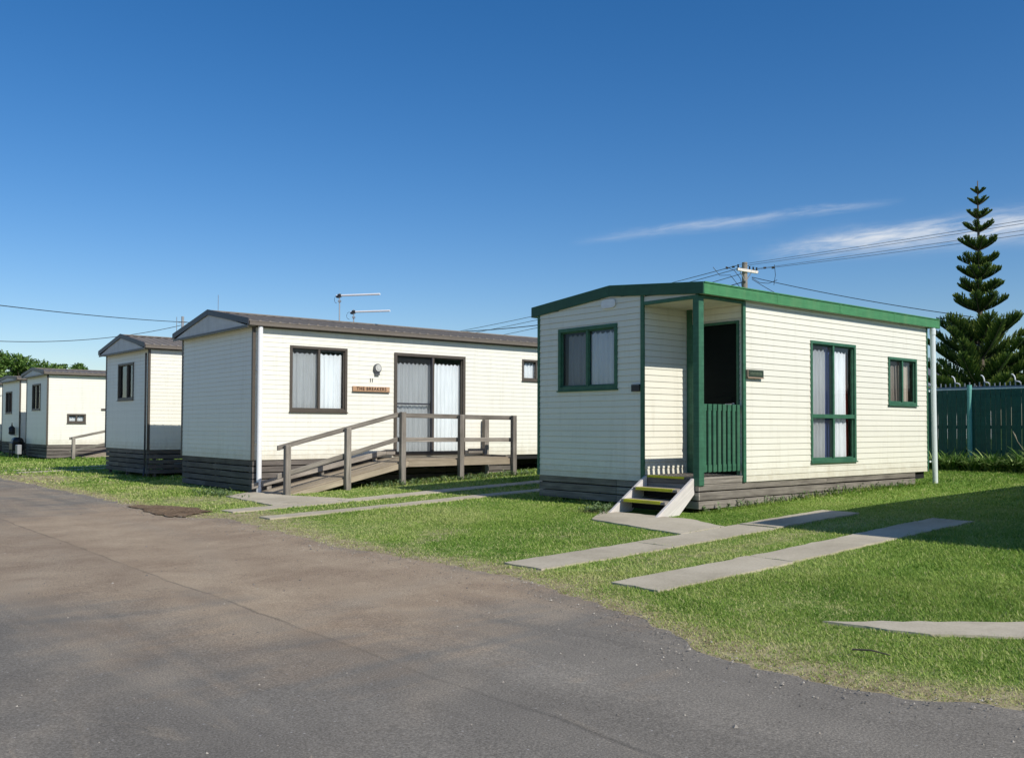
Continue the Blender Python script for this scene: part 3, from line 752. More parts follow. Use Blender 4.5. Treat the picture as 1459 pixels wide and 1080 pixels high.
# front steps
st = thing('steps', 'short timber steps with yellow edged treads leading up to the green porch', 'steps', (GX, GY, zg0), GYAW)
sw = MB()
def stringer(t0, t1):
    pr = [(-.80, -.50), (-.80, -.43), (-.02, .075), (-.004, .075), (-.004, -.13), (-.44, -.50)]
    i = len(sw.v); n = len(pr)
    for t_ in (t0, t1): sw.v += [(a, t_, b) for a, b in pr]
    r = .55
    fs = [tuple(range(n)), tuple(range(n, 2 * n))] + [(j, (j + 1) % n, n + (j + 1) % n, n + j) for j in range(n)]
    for f in fs:
        sw.f.append(f)
        for q in f:
            a, b = pr[q % n]; sw.uv.append((a * .83 + b * .55 + r * 4, -a * .55 + b * .83 + (.05 if q >= n else 0))); 
        sw.r.append(r)
    sw.f = sw.f[:-len(fs)] + [tuple(i + q for q in f) for f in fs]
for a, b in ((.075, .120), (.885, .930)):
    sw = MB(); stringer(a, b); sw.build('stringer', M['woodw'], st, dz, bevel=.004)
yel = paint('worn_yellow_paint', (.60, .56, .02), .6, .2, .35, dirtc=(.25, .22, .10))
for k, zt in enumerate((-.062, -.208)):
    s1 = -.19 - k * .235
    tb = MB(); tb.box(s1 - .10, s1 + .165, .122, .883, zt - .038, zt); tr_ = tb.build('tread', M['wood'], st, dz, bevel=.004)
    yb = MB(); yb.box(s1 - .103, s1 - .045, .20, .83, zt - .034, zt + .003); yb.build('yellow_edge', yel, tr_, dz)
    rb = MB(); rb.box(s1 + .12, s1 + .14, .122, .883, zt - .13, zt - .040); rb.build('riser', M['dark'], st, dz)
yb = MB(); yb.box(-.006, .05, .25, .88, .060, .0885); yb.build('yellow_edge', yel, st, dz)

# wall signs on the green cabin
def Pw(s, o, z, mpf): 
    q = mpf(s, o, z); x, y = L(q[0], q[1]); return (x, y, q[2] + GZ)
sg = thing('name_plate', 'small dark green name plate with pale edge beside the tall green window', 'sign', (*L(1.0, -.02), GZ + 1.42), GYAW)
b1 = MB(); b1.box(-.02, .335, -.030, .004, 0, .098); b1.build('plate', paint('plate_green', (.035, .05, .03), .35), sg, bevel=.002)
b1 = MB(); b1.box(-.026, .338, -.034, .004, -.016, -.001); b1.box(-.034, -.021, -.034, .004, -.001, .098); b1.build('plate_edge', paint('plate_edge', (.33, .24, .17), .5), sg)
b1 = MB()
for k in range(9): b1.box(.03 + k * .030, .03 + k * .030 + .018, -.0325, -.0302, .032, .064 + .006 * (k % 2))
b1.build('faded_lettering', paint('faded_mark', (.10, .13, .08), .5), sg)
sg = thing('name_plate', 'small black plate on the shaded front wall beside the porch opening', 'sign', (*L(-.012, 1.0), GZ + 1.225), GYAW)
b1 = MB(); b1.box(-.022, .0, 0, .15, 0, .098); b1.build('plate', M['black'], sg, bevel=.002)
b1 = MB(); b1.box(-.026, -.0222, .006, .144, .088, .092); b1.build('plate_rim', M['grey'], sg)

# --- cabin B (The Breakers)
BX, BY, BYAW, BZr = -4.650, 16.584, .688, -.612
WB = (.71, 1.904, .883, 2.104); DB = (2.962, 4.72, .028, 2.089); WB2 = (6.302, 7.15, 1.642, 2.115)
Bc, bdz, bmp = brown_cabin('long off-white cabin with brown trim behind the timber ramp and deck', BX, BY, BYAW, BZr, 3.51, 9.6, holes_side=[WB, DB, WB2], nb=5, skirt_end=6.1)
window(Bc, bmp['side'], *WB, M['brown'], bdz, fw=.05, screen=(.04, .5), curts=[(.03, .52, .93, 2.02, 'curtain', .075), (.53, .94, .93, 2.02, 'curtain', .075)])
window(Bc, bmp['side'], *WB2, M['brown'], bdz, fw=.045, curts=[(.05, .95, 1.68, 2.06, 'curtain')], mull=(.5,))
w = window(Bc, bmp['side'], *DB, M['brown'], bdz, fw=.06, pr=.035, sill=False, name='sliding_door', mull=(.535,), screen=(.04, .53), curts=[(.03, .55, .10, 1.93, 'curtain', .09), (.56, .965, .10, 1.95, 'curtain', .09)])
sdm = MB(); sdm.box(3.03, 3.88, -.02, .004, 1.055, 1.085, M_=bmp['side']); sdm.box(3.86, 3.92, -.03, .024, .09, 2.03, M_=bmp['side']); sdm.build('door_rail', M['verge'], w, bdz)
sdm = MB(); sdm.box(3.83, 3.85, .0, .03, .98, 1.12, M_=bmp['side']); sdm.build('handle', M['black'], w, bdz)
pp = MB(); pp.tube([(.095, -.085, 2.40), (.095, -.085, -.62)], .046, 14)
for z in (.3, 1.6): pp.box(.05, .14, -.045, -.014, z, z + .03)
pp.build('downpipe', M['pipe'], Bc, bdz)
lt = MB()
la = thing('wall_light', 'round grey bulkhead light on the white wall beside the sliding door', 'light', (BX + math.cos(BYAW) * 2.56, BY + math.sin(BYAW) * 2.56, BZr + EYE + 1.75), BYAW)
q = MB(); q.disc((0, -.012, 0), .082, .092, (1, 0, 0), (0, 0, 1), .045, 24); q.box(-.05, .05, -.045, -.012, -.135, -.07); q.build('base', paint('dark_grey_cast', (.09, .095, .10), .5), la)
q = MB(); q.disc((0, -.0575, .008), .062, .066, (1, 0, 0), (0, 0, 1), .02, 24); q.disc((0, -.078, .008), .03, .03, (1, 0, 0), (0, 0, 1), .006, 16); q.build('lens', paint('frosted_lens', (.55, .54, .50), .3, .2, 0, .5, 40), la)
bx_ = lambda s, t, z: (BX + math.cos(BYAW) * s - math.sin(BYAW) * t, BY + math.sin(BYAW) * s + math.cos(BYAW) * t, BZr + EYE + z)
hn = thing('house_number', 'small dark numerals 11 above the wooden name board', 'number', bx_(2.44, -.012, 1.51), BYAW)
text_mesh('11', .105, M['black'], 'numerals', hn, (0, -.003, 0), (math.pi / 2, 0, 0), .003, .75, .001)
nb_ = thing('name_board', 'brown wooden name board reading THE BREAKERS on the white wall', 'sign', bx_(2.43, -.012, 1.338), BYAW)
q = MB(); q.box(-.415, .415, -.026, .0, -.050, .050, r=.5)
q.build('board', wood_mat('varnished_board', (.34, .19, .10), (.58, .38, .24)), nb_, bevel=.003)
text_mesh('THE BREAKERS', .088, paint('carved_letters', (.03, .014, .008), .7), 'lettering', nb_, (0, -.027, .002), (math.pi / 2, 0, 0), .002, 1.02, .0022)
# edges of the wood frame round the name board
q = MB(); q.box(-.421, .421, -.028, .0, -.060, -.051); q.build('board_edge', M['brown'], nb_)

# --- other cabins in the row
kc = .967
CXY = (-8.618 * kc, 21.92 * kc)
WC = (1.039, 2.19, 1.211, 2.135)
Cc, cdz, cmp_ = brown_cabin('narrow off-white cabin with one dark front window, half hidden behind the long cabin', *CXY, .708, -.573 * kc, 3.164, 7.5, kc, holes_front=[WC], nb=5)
window(Cc, cmp_['front'], *WC, M['brown'], cdz, fw=.05, curts=[(.03, .30, 1.25, 2.08, 'curtain')], mull=(.42,))
pp = MB(); pp.tube([(-.05, .06, 2.3), (-.05, .06, -.4), (-.10, -.02, -.62)], .022, 8); pp.build('drain_pipe', M['black'], Cc, cdz)
DXY = (-15.855, 31.552); WD = (.983, 2.208, 1.20, 2.126); WD2 = (.63, 1.242, .74, 1.065)
Dc, ddz, dmp = brown_cabin('distant off-white cabin with a small low side window and a ramp', *DXY, .683, -.663, 3.136, 9, holes_front=[WD], holes_side=[WD2], nb=4, za=2.665)
window(Dc, dmp['front'], *WD, M['brown'], ddz, curts=[(.05, .35, 1.25, 2.1, 'curtain'), (.3, .55, 1.25, 1.5, 'curtaint', .1)], mull=(.5,))
window(Dc, dmp['side'], *WD2, M['brown'], ddz, fw=.06, curts=[(.08, .5, .78, 1.0, 'curtain'), (.52, .9, .78, 1.02, 'curtain')])
q = MB(); q.box(1.74, 1.95, -.03, -.012, 1.19, 1.26); q.build('name_plate', M['brown'], Dc, ddz)
ke = .992; EXY = (-19.0 * ke, 35.7 * ke); WE = (1.396, 2.553, 1.125, 2.005)
Ec, edz, emp = brown_cabin('farther off-white cabin with a red curtained window at the left edge', *EXY, .683, -.655 * ke, 3.3, 8, ke, holes_front=[WE], nb=4, za=2.60)
window(Ec, emp['front'], *WE, M['brown'], edz, curts=[(.5, .95, 1.16, 1.97, 'curtainr', .15), (.05, .45, 1.2, 1.95, 'curtain', .1)], mull=(.5,))
FXY = (-22.15, 39.9)
Fc, fdz, fmp = brown_cabin('last off-white cabin of the row, only a sliver of its sunlit wall showing', *FXY, .683, -.65, 3.2, 8, nb=4, za=2.6)
# neighbour to the right, outside the frame, whose shadow lies across the lawn
hx, hy = L(.02, -4.62 - .145 - 3.3)
Hc, hdz, hmp = brown_cabin('off-white cabin on the next site to the right, beyond the picture', hx, hy, GYAW, -.70, 3.3, 9, nb=3)

# ------------------------------------------------------------------ ramp and deck of cabin B
def ramp(label, ox, oy, yaw, zrel, s_r0, s_r1, s_d1, posts, T, zlow, zg_c, far=False):
    x = ox; y = oy; t = thing('ramp', label, 'ramp', (x, y, zg_c), yaw); dz = zrel + EYE - zg_c
    def grd(s, tt):
        X = ox + math.cos(yaw) * s - math.sin(yaw) * tt; Y = oy + math.sin(yaw) * s + math.cos(yaw) * tt; return float(g(X, Y)) - (zrel + EYE)
    def zr(s): return min(-.012, zlow + (s - s_r0) / (s_r1 - s_r0) * (-.012 - zlow))
    if s_d1 > s_r1:
        d = MB(); tt = -T + .03
        while tt < -.03:
            d.box(s_r1, s_d1, tt, min(tt + .088, -.02), -.036, -.012); tt += .093
        d.build('deck_boards', M['woodb'], t, dz, bevel=.003)
        d = MB(); d.box(s_r1, s_d1, -T - .012, -T + .028, -.155, -.037); d.box(s_r1, s_d1, -.14, -.10, -.155, -.037); d.box(s_r1 + .01, s_r1 + .05, -T + .03, -.142, -.155, -.038)
        d.box(s_d1 - .05, s_d1 - .01, -T + .03, -.142, -.155, -.038)
        d.build('deck_bearer', M['woodb'], t, dz, bevel=.003)
    rr = MB(); n = 7; wv = (T - .05) / n
    for k in range(n):
        a = -T + .02 + k * wv
        rr.hexa([(s, tt, z) for s_ in (0,) for z0 in (0, 1) for tt in (a + .003, a + wv - .004) for s in (s_r0, s_r1 - .003) for z in (zr(s) - (.03 if z0 == 0 else 0),)])
    rr.build('ramp_boards', M['woodb'], t, dz, bevel=.002)
    rb = MB()
    for a in (-T - .012, -.10):
        rb.hexa([(s, tt, zr(s) - .032 - (.105 if z0 == 0 else 0)) for z0 in (0, 1) for tt in (a, a + .04) for s in (s_r0 + .12, s_r1 - .003)])
    rb.build('ramp_bearer', M['woodb'], t, dz, bevel=.003)
    for s, zt, w in posts:
        p = MB(); p.box(s - w / 2, s + w / 2, -T - .012 - w, -T - .014, grd(s, -T) - .15, zt); p.build('post', M['wood'], t, dz, bevel=.006)
    return t, dz, grd, zr
T_ = .93
Bg = float(g(BX, BY))
posts = [(.20, .285, .10), (1.375, .585, .10), (2.54, .885, .10), (3.90, .845, .10), (5.25, .845, .10)]
rt, rdz, grd, zr = ramp('weathered timber ramp and deck with handrails in front of the sliding door', BX, BY, BYAW, BZr, -.05, 2.72, 5.27, posts, T_, -.60, Bg)
yy = -T_ + .012
def rail(p0, p1, h=.085, th=.038, name='handrail', y=None):
    q = MB(); Y = yy if y is None else y
    q.hexa([(p[0], Y + o, p[1] + z) for z in (-h, 0) for o in (0, th) for p in (p0, p1)]); return q.build(name, M['wood'], rt, rdz, bevel=.004)
rail((.06, .275), (2.50, .878)); rail((2.50, .865), (5.36, .838), y=yy + .001)
rail((.06, -.215), (2.50, .415), name='midrail'); rail((2.50, .405), (5.36, .385), name='midrail', y=yy + .001)
# post at the far end of the deck against the wall, kick rails
q = MB(); q.box(5.16, 5.27, -.145, -.035, -.45, .765); q.build('post', M['wood'], rt, rdz, bevel=.006)
def kick(a, b, za, zb_, nm='kerb_rail'):
    q = MB(); q.hexa([(p[0], -.125 + o, p[1] + z) for z in (-.10, 0) for o in (0, .04) for p in ((a, za), (b, zb_))]); q.build(nm, M['wood'], rt, rdz, bevel=.004)
kick(-.05, 2.72, -.41, .155); kick(2.722, 2.93, .155, .155); kick(4.74, 5.155, .15, .15)
for s in (.25, 1.3, 2.45):
    q = MB(); z = -.41 + (s + .05) / 2.77 * .565; q.box(s, s + .09, -.085 + .001, -.03, zr(s) - .01, z - .01); q.build('kerb_block', M['wood'], rt, rdz, bevel=.003)
q = MB(); q.box(5.12, 5.158, -.9, -.15, -.012, .03); q.build('end_kerb', M['wood'], rt, rdz, bevel=.003)

dp = [(.61, .264, .10)]
rt, rdz, grd, zr = ramp('distant timber ramp with a rail beside the low side window', *DXY, .683, -.663, .55, 3.2, 5.2, [(.61, .27, .10), (2.0, .56, .1), (3.3, .86, .1), (4.9, .86, .1)], .93, -.54, float(g(*DXY)))
rail((.5, .26), (3.3, .86)); rail((.5, -.17), (3.3, .42), name='midrail'); rail((3.3, .85), (5.2, .84), y=yy + .001)

# ------------------------------------------------------------------ objects by the far cabins
def Ew(s, t, z): c, s_ = math.cos(.683), math.sin(.683); return (EXY[0] + c * s - s_ * t, EXY[1] + s_ * s + c * t, (-.655 * ke) + EYE + z)
ex = thing('gas_bottle', 'small dark gas bottle with a white label on the far cabin front wall', 'gas bottle', Ew(-.14, .60, .33), .683)
q = MB(); q.tube([(0, 0, -.03), (0, 0, 0), (0, 0, .22), (0, 0, .27), (0, 0, .30)], [.10, .115, .115, .07, .03], 16); q.build('body', M['black'], ex, smooth=True)
q = MB(); q.box(-.119, -.115, -.05, .05, .04, .17); q.build('label', M['white'], ex)
q = MB(); q.box(-.02, .02, -.02, .02, .30, .36); q.tube([(0, 0, .36), (0, 0, .42)], .012, 8); q.build('valve', M['black'], ex)
q = MB(); q.box(-.05, .10, -.12, .12, -.07, -.032); q.build('shelf', M['grey'], ex)
mx, my = -17.74, 33.3
mb_ = thing('meter_box', 'grey metal box on a thin post standing between the two far cabins', 'box', (mx, my, float(g(mx, my))), .683)
q = MB(); q.box(-.07, .07, -.17, .15, .14, .48); q.build('case', M['grey'], mb_, bevel=.01)
q = MB(); q.box(-.082, -.0705, -.15, .13, .16, .46); q.build('door', paint('blue_grey_panel', (.16, .18, .21), .4), mb_, bevel=.004)
q = MB(); q.tube([(0, 0, -.1), (0, 0, .14)], .022, 8); q.build('post', M['steel'], mb_)
bx2, by2 = -18.35, 34.35
bn = thing('covered_barbecue', 'black covered barbecue beside the grey meter box', 'barbecue', (bx2, by2, float(g(bx2, by2))), .683)
q = MB(); q.box(-.22, .22, -.28, .28, .25, .55); q.build('cover_skirt', M['black'], bn, bevel=.03)
q = MB(); q.tube([(-.0, -.28, .56), (0, .28, .56)], .17, 14); q.build('hood', M['black'], bn, smooth=True)
for a in (-.2, .2):
    for b in (-.24, .24):
        q = MB(); q.tube([(a, b, -.02), (a, b, .27)], .02, 6); q.build('leg', M['black'], bn)

# ------------------------------------------------------------------ antennas
def yagi(label, s, t, zb_, h, boom, dirv, loop):
    x, y, z = bx_(s, t, zb_)
    a = thing('tv_antenna', label, 'antenna', (x, y, z), 0., 'antennas on the long cabin roof')
    q = MB(); q.tube([(0, 0, -.05), (0, 0, h + .05)], .014, 8); q.box(-.03, .03, -.03, .03, h - .14, h - .10); q.build('mast', M['steel'], a)
    d = Vector(dirv).normalized(); p = Vector((-d.y, d.x, 0))
    q = MB(); q.tube([tuple(d * -.07 + Vector((0, 0, h))), tuple(d * boom + Vector((0, 0, h - .0)))], .022, 10); q.build('boom', M['alu'], a)
    q = MB(); c = Vector((0, 0, h)) - d * .05; q.tube([tuple(c + p * -.04 + Vector((0, 0, -.03))), tuple(c + p * .04 + Vector((0, 0, -.03)))], .02, 8); q.box(-.035, .035, -.035, .035, h - .035, h + .03); q.build('clamp', M['black'], a)
    q = MB(); pts = [tuple(Vector((0, 0, h)) + d * (-.07 - .05 * math.sin(u)) * loop + Vector((0, 0, -.16 * (1 - math.cos(u)) * .5))) for u in np.linspace(0, 3.14, 9)]; q.tube(pts, .004, 5); q.build('lead', M['wire'], a)
yagi('taller television antenna with a white boom on the long cabin roof', 2.72, 1.8, 2.80, .60, .93, (.92, -.25, 0), 1.)
yagi('lower television antenna with a white boom, further along the long cabin roof', 3.15, 1.95, 2.80, .30, .85, (.92, -.25, 0), 1.4)
q = MB(); q.tube([(0, 0, -.05), (0, 0, .38)], .006, 5); o = q.build('whip_antenna', M['steel']); o.location = bx_(.1, 1.9, 2.80); tag(o, 'thin whip aerial behind the gable peak of the long cabin', 'antenna')
q = MB(); q.tube([(0, 0, -.05), (0, 0, .33)], .008, 5); o = q.build('whip_antenna', M['steel']); o.location = (CXY[0] + .55, CXY[1] - .75 + .95, -.55 + EYE + 2.74); tag(o, 'thin whip aerial on the narrow cabin roof', 'antenna')

# ------------------------------------------------------------------ power pole and wires
px_, py_ = 11.35, 45.0; pg = float(g(px_, py_)); ptop = 8.05 + EYE
pole = thing('power_pole', 'grey timber power pole with a crossarm rising behind the green roof', 'power pole', (px_, py_, pg), 0.)
q = MB(); q.tube([(0, 0, -.3), (0, 0, ptop - pg)], [.17, .13], 14); q.build('pole', M['wood'], pole, smooth=False)
dirW = Vector((.61, -.79, 0)).normalized(); arm = Vector((.80, .60, 0)).normalized()
q = MB(); q.bar(tuple(arm * -.62 + Vector((0, -.17, ptop - pg - .42))), tuple(arm * .90 + Vector((0, -.17, ptop - pg - .42))), .11, .13); q.build('crossarm', M['woodw'], pole)
for a in (-.4, .42):
    q = MB(); q.bar((arm.x * a, arm.y * a - .16, ptop - pg - .5), (0, -.15, ptop - pg - 1.0), .03, .03); q.build('brace', M['steel'], pole)
def insul(c, nm='insulator'):
    q = MB(); c = Vector(c); q.tube([c, c + Vector((0, 0, .07)), c + Vector((0, 0, .09)), c + Vector((0, 0, .17))], [.02, .05, .03, .045], 10); q.build(nm, M['black'], pole)
for a in (-.55, .3, .58, .84): insul(tuple(arm * a + Vector((0, -.17, ptop - pg - .355))))
for a in ((-.9, .35), (-.6, .2), (.95, .32), (1.35, .3)):
    q = MB(); q.tube([(a[0], a[1] * .3, ptop - pg - .15 - a[1] * .3), (a[0] + .12, a[1] * .3, ptop - pg - .14 - a[1] * .3)], .05, 8); q.build('insulator', M['black'], pole)
# jumper leads
for pts in ([(-1.5, .2, -.20), (-1.2, .1, -.62), (-.7, 0, -.62), (-.25, 0, -1.2), (-.1, 0, -1.55)], [(-.9, .1, -.18), (-.5, 0, -.40), (-.2, 0, -.8), (-.12, 0, -1.3)], [(1.45, 0, -.1), (1.5, 0, -.6), (1.42, 0, -1.1)], [(.35, 0, -.75), (.7, -.1, -1.0), (1.1, -.2, -1.05), (1.5, -.3, -.9)]):
    q = MB(); q.tube([(a, b, c + ptop - pg) for a, b, c in pts], .014, 5); q.build('jumper_lead', M['wire'], pole)
def wire(label, p0, p1, sag, rad, mat='wireg', n=28, mid=None):
    p0 = Vector(p0); p1 = Vector(p1); pts = []
    for i in range(n + 1):
        w = i / n; q_ = p0.lerp(p1, w); q_.z -= sag * 4 * w * (1 - w); pts.append(tuple(q_))
    q = MB(); q.tube(pts, rad, 5); o = q.build('overhead_wire', M[mat]); tag(o, label, 'wire', 'overhead wires'); return o
ZW = ptop - .2
def along(k, off, dzz): v = Vector((px_, py_, ZW)) + dirW * k; return (v.x + arm.x * off, v.y + arm.y * off, ZW + dzz)
for i, (off, dzz, sg_, rad) in enumerate(((-.55, .02, .28, .010), (.3, .10, .30, .010), (.84, -.02, .34, .010), (.58, -.10, .50, .010))):
    lab = ('uppermost', 'second highest', 'third', 'lowest')[i]
    wire(f'{lab} of the four wires running right from the pole past the pine', along(0, off, dzz), along(42, off, dzz + .3), sg_, rad)
for i, (off, dzz, sg_, rad) in enumerate(((-.55, .0, 1.1, .017), (.3, .08, 1.3, .017), (.84, -.05, 1.6, .017))):
    lab = ('highest', 'middle', 'lowest')[i]
    wire(f'{lab} of the wires running left from the pole behind both roofs', along(0, off, dzz), along(-60, off, dzz - .6), sg_, rad)
wire('dark service wire sloping down right from the pole to the pine', (px_ + .3, py_ - .2, ptop - .75), (18.5, 37., 5.85), .12, .016, 'wire')
wire('second dark service wire dropping steeply behind the green roof', (px_ + .3, py_ - .2, ptop - .85), (17.6, 41.5, 5.4), .4, .014, 'wire')
wire('dark cable from the roof of the long cabin toward the green cabin', (-9.5, 52, 1.4 + 5.45), (px_, py_ - .2, ptop - .95), 1.0, .022, 'wire')
wire('upper dark cable crossing the sky at the far left', (-15.3, 22, 1.4 + 3.25), (-13.9, 40, 1.4 + 4.47), .12, .013, 'wire')
wire('lower thin cable crossing the sky at the far left', (-22.0, 35, 1.4 + 3.35), (-16.2, 45.1, 1.4 + 4.9), .45, .014, 'wire')
q = MB(); q.tube([(0, 0, 0), (0, 0, 6.28)], .065, 10); q.bar((-.2, 0, 6.0), (.2, 0, 6.0), .05, .05); o = q.build('service_pole', M['grey']); o.location = (-16.15, 45.2, float(g(-16.15, 45.2))); tag(o, 'short distant pole top just left of the long cabin gable', 'pole')

# ------------------------------------------------------------------ fence behind, right
fdir = Vector((-B_[0], -B_[1], 0))     # runs right and towards the camera, parallel to the cabin fronts
FP = Vector((9.71, 19.6, 0)); fz = float(g(FP.x, FP.y)); ftop = .0430 * 19.6 + EYE
fyaw = math.atan2(fdir.y, fdir.x)
fe = thing('fence', 'dark green paling fence with a pale top rail behind the cabins', 'fence', (FP.x, FP.y, fz), fyaw)
H = ftop - fz
teal = paint('teal_paling', (.014, .095, .068), .5, .2, .15); tealp = paint('teal_post', (.16, .42, .36), .45, .1, .2)
q = MB(); x = -11.5; 
while x < 9.5:
    q.box(x, x + .092, -.008 - .006 * (int(x / .1) % 2), .008, .03, H - .03 + random.uniform(-.003, .003))
    x += .1015 if random.random() < .75 else .097
q.build('palings', teal, fe)
q = MB()
for z in (.35, H * .5, H - .2): q.box(-11.5, 9.5, .012, .05, z, z + .07)
q.build('rail', teal, fe)
q = MB(); q.box(-11.5, -.05, -.022, .03, H - .03, H); q.box(.05, 9.5, -.022, .03, H - .03, H); q.build('top_rail', M['white'], fe)
for x in (-11.5, -8.7, -5.8, -2.9, 0, 3.0, 6.0, 9.0):
    q = MB(); q.tube([(x, -.03, -.2), (x, -.03, H + .07)], .048, 14); q.build('post', tealp, fe)
se_ = thing('security_fence', 'grey steel picket fence with curled white tips just behind the green fence', 'fence', (FP.x + A_[0] * .4, FP.y + A_[1] * .4, fz), fyaw)
q = MB(); q.box(-11, 9.5, -.015, .015, H + .02, H + .05); q.box(-11, 9.5, -.015, .015, .2, .24); q.build('rail', M['grey'], se_)
q = MB(); x = -11.; k = 0
pk = MB()
while x < 9.5:
    k += 1
    big = (k % 6 == 0); mid = (k % 6 == 1)
    top = H + (.18 if big else .12 if mid else random.uniform(.10, .15))
    q.box(x - .009, x + .009, -.009, .009, .05, top)
    if big or mid:
        sgn = 1 if big else 1; r_ = .08 if big else .09; hh = .14 if big else .03
        pts = [(x - r_ * .9 * (1 - math.sin(u)) , 0, top - .03 + hh * math.cos(u) * (1 if big else 1.6)) for u in np.linspace(0, 1.5, 8)]
        pk = MB(); pk.tube(pts, .013, 6); pk.build('curled_tip', M['white'], se_)
    x += .104
q.build('pickets', M['grey'], se_)

# house beyond the fence
hz = thing('house', 'white walled house with a grey roof glimpsed over the fence below the pine', 'house', (23.5, 51., float(g(23.5, 51.))), 0.25)
q = MB(); q.box(-4.5, 3.6, 0, 6, -.2, 2.85); q.build('wall', M['white'], hz)
q = MB(); i = 0
q.v += [(-5, -.5, 2.85), (4.1, -.5, 2.85), (4.1, 6.5, 2.85), (-5, 6.5, 2.85), (-2, 3, 4.35), (1.2, 3, 4.35)]
for f in ((0, 1, 5, 4), (1, 2, 5), (2, 3, 4, 5), (3, 0, 4), (3, 2, 1, 0)): q.f.append(f); q.uv += [(0, 0)] * len(f); q.r.append(.5)
q.build('roof', paint('dark_grey_roof', (.10, .105, .115), .6), hz)
for x in (-4.0, -2.75, -1.5, -.2, 1.1, 2.3):
    q = MB(); q.box(x, x + .95, -.04, -.002, 1.35, 2.35); fr = q.build('window', M['grey'], hz); q = MB(); q.box(x + .06, x + .89, -.05, -.041, 1.42, 2.28); q.build('pane', M['black'], fr)

# ------------------------------------------------------------------ trees
def spikes(P0, D, length, width, n):
    """P0,D arrays (k,3): a small star of tapered faces round each branchlet"""
    V = []; F = []
    return V, F
class Tris:
    def __init__(s): s.v = []; s.r = []
    def add(s, a, b, c, r): s.v += [a, b, c]; s.r.append(r)
    def build(s, name, mat, parent):
        V = np.array(s.v, np.float32).reshape(-1, 3); F = np.arange(len(V)).reshape(-1, 3)
        return rawmesh(name, V, F, mat, fattrs={'rnd': s.r}, parent=parent)
def norfolk(name_label, X, Y, scale, whorls, topz, seed, leader=.45):
    rs = random.Random(seed); zg_ = float(g(X, Y))
    t = thing('norfolk_pine', name_label, 'tree', (X, Y, zg_), 0.)
    H = topz - zg_
    tr = MB(); pts = []; rads = []
    for i in range(13):
        w = i / 12; pts.append((math.sin(w * 5) * .03, math.cos(w * 4) * .03, w * H)); rads.append(.015 + .14 * (1 - w) ** 1.0 * scale)
    tr.tube(pts, rads, 10); tr.build('trunk', M['bark'], t, smooth=True)
    fo = Tris(); br = MB()
    for wi, (zb_, R, rise, nbr, blen) in enumerate(whorls):
        zb_ = zb_ - zg_; a0 = rs.random() * 6.28
        for k in range(nbr):
            az = a0 + 6.283 * k / nbr + rs.uniform(-.18, .18); R_ = R * (.86 if R < 1.2 else .95) * rs.uniform(.88, 1.06); rise_ = rise * rs.uniform(.85, 1.12); z0 = zb_ + rs.uniform(-.06, .06) * blen
            d = Vector((math.cos(az), math.sin(az), 0)); sd = Vector((-d.y, d.x, 0))
            def pt(w):
                return d * (R_ * w) + Vector((0, 0, z0 + rise_ * (w * .80 + .20 * w * w) - .05 * math.sin(w * 3.14) * R_))
            pp_ = [pt(w) for w in (0, .25, .5, .75, 1.)]
            br.tube(pp_, [.030 * scale, .024 * scale, .018 * scale, .012 * scale, .006], 5, caps=False)
            n = max(10, int(R_ / .042)) 
            for i in range(n):
                w = (i + rs.random()) / n; p = pt(w)
                if w < .10 and R > 1: continue
                env = min(1., .40 + 1.7 * w) * (1.0 if w < .7 else max(.30, 1 - (w - .7) * 1.9))
                for side in (-1, -.5, .5, 1):
                    ln = blen * (.78 if R < 1.2 else 1.0) * env * rs.uniform(.72, 1.12)
                    q_ = (Vector((0, 0, 1.0)) * (1.05 - .35 * abs(side)) + sd * side * .62 + d * rs.uniform(.10, .50)).normalized()
                    tip = p + q_ * ln; bend = Vector((0, 0, ln * .12)); base_r = rs.random()
                    m_ = 5
                    wd = .023 * (.7 + .6 * scale)
                    # rope-like shoot: short overlapping needle faces round the axis
                    prev = p
                    for j in range(m_):
                        f0 = j / m_; a = p + q_ * (ln * f0) + bend * f0 * f0; b = p + q_ * (ln * (f0 + 1.25 / m_)) + bend * min(1, f0 + .2) ** 2
                        ang = rs.random() * 3.14; e1 = (sd * math.cos(ang) + d * math.sin(ang)) * wd
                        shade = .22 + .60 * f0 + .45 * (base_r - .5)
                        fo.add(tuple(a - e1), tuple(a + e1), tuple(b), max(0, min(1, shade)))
                        e2 = (sd * -math.sin(ang) + d * math.cos(ang)) * wd
                        fo.add(tuple(a - e2), tuple(a + e2), tuple(b + e2 * .6), max(0, min(1, shade * .9)))
    # leader tuft
    for j in range(14):
        z = H - leader * j / 14; a = rs.random() * 6.28; e = Vector((math.cos(a), math.sin(a), .6)) * .05
        fo.add((0, -.01, z), (0, .01, z), tuple(Vector((0, 0, z)) + e), .4)
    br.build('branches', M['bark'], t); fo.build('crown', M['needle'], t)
    return t
YP = 32.; mpx = YP / 1318.
def zpx(y): return EYE + (608 - y) * mpx
wl = []
data = [(272, 12, 7, 6, .11), (288, 16, 9, 6, .15), (308, 20, 11, 6, .20), (327, 26, 12, 6, .25), (354, 29, 15, 7, .33), (377, 30, 14, 7, .34), (396, 33, 16, 7, .38), (418, 35, 17, 7, .40),
        (442, 47, 19, 7, .46), (464, 14, 4, 4, .30), (488, 60, 34, 7, .56), (511, 70, 44, 6, .44), (533, 82, 48, 6, .44), (552, 84, 44, 7, .46), (566, 84, 30, 7, .42), (584, 80, 20, 7, .40)]
for yb, hw, rise, nb2, bl in data: wl.append((zpx(yb), hw * mpx, rise * mpx, nb2, bl))
norfolk('tall tiered Norfolk Island pine rising behind the green fence', YP * .5068, YP, 1., wl, zpx(254), 5)
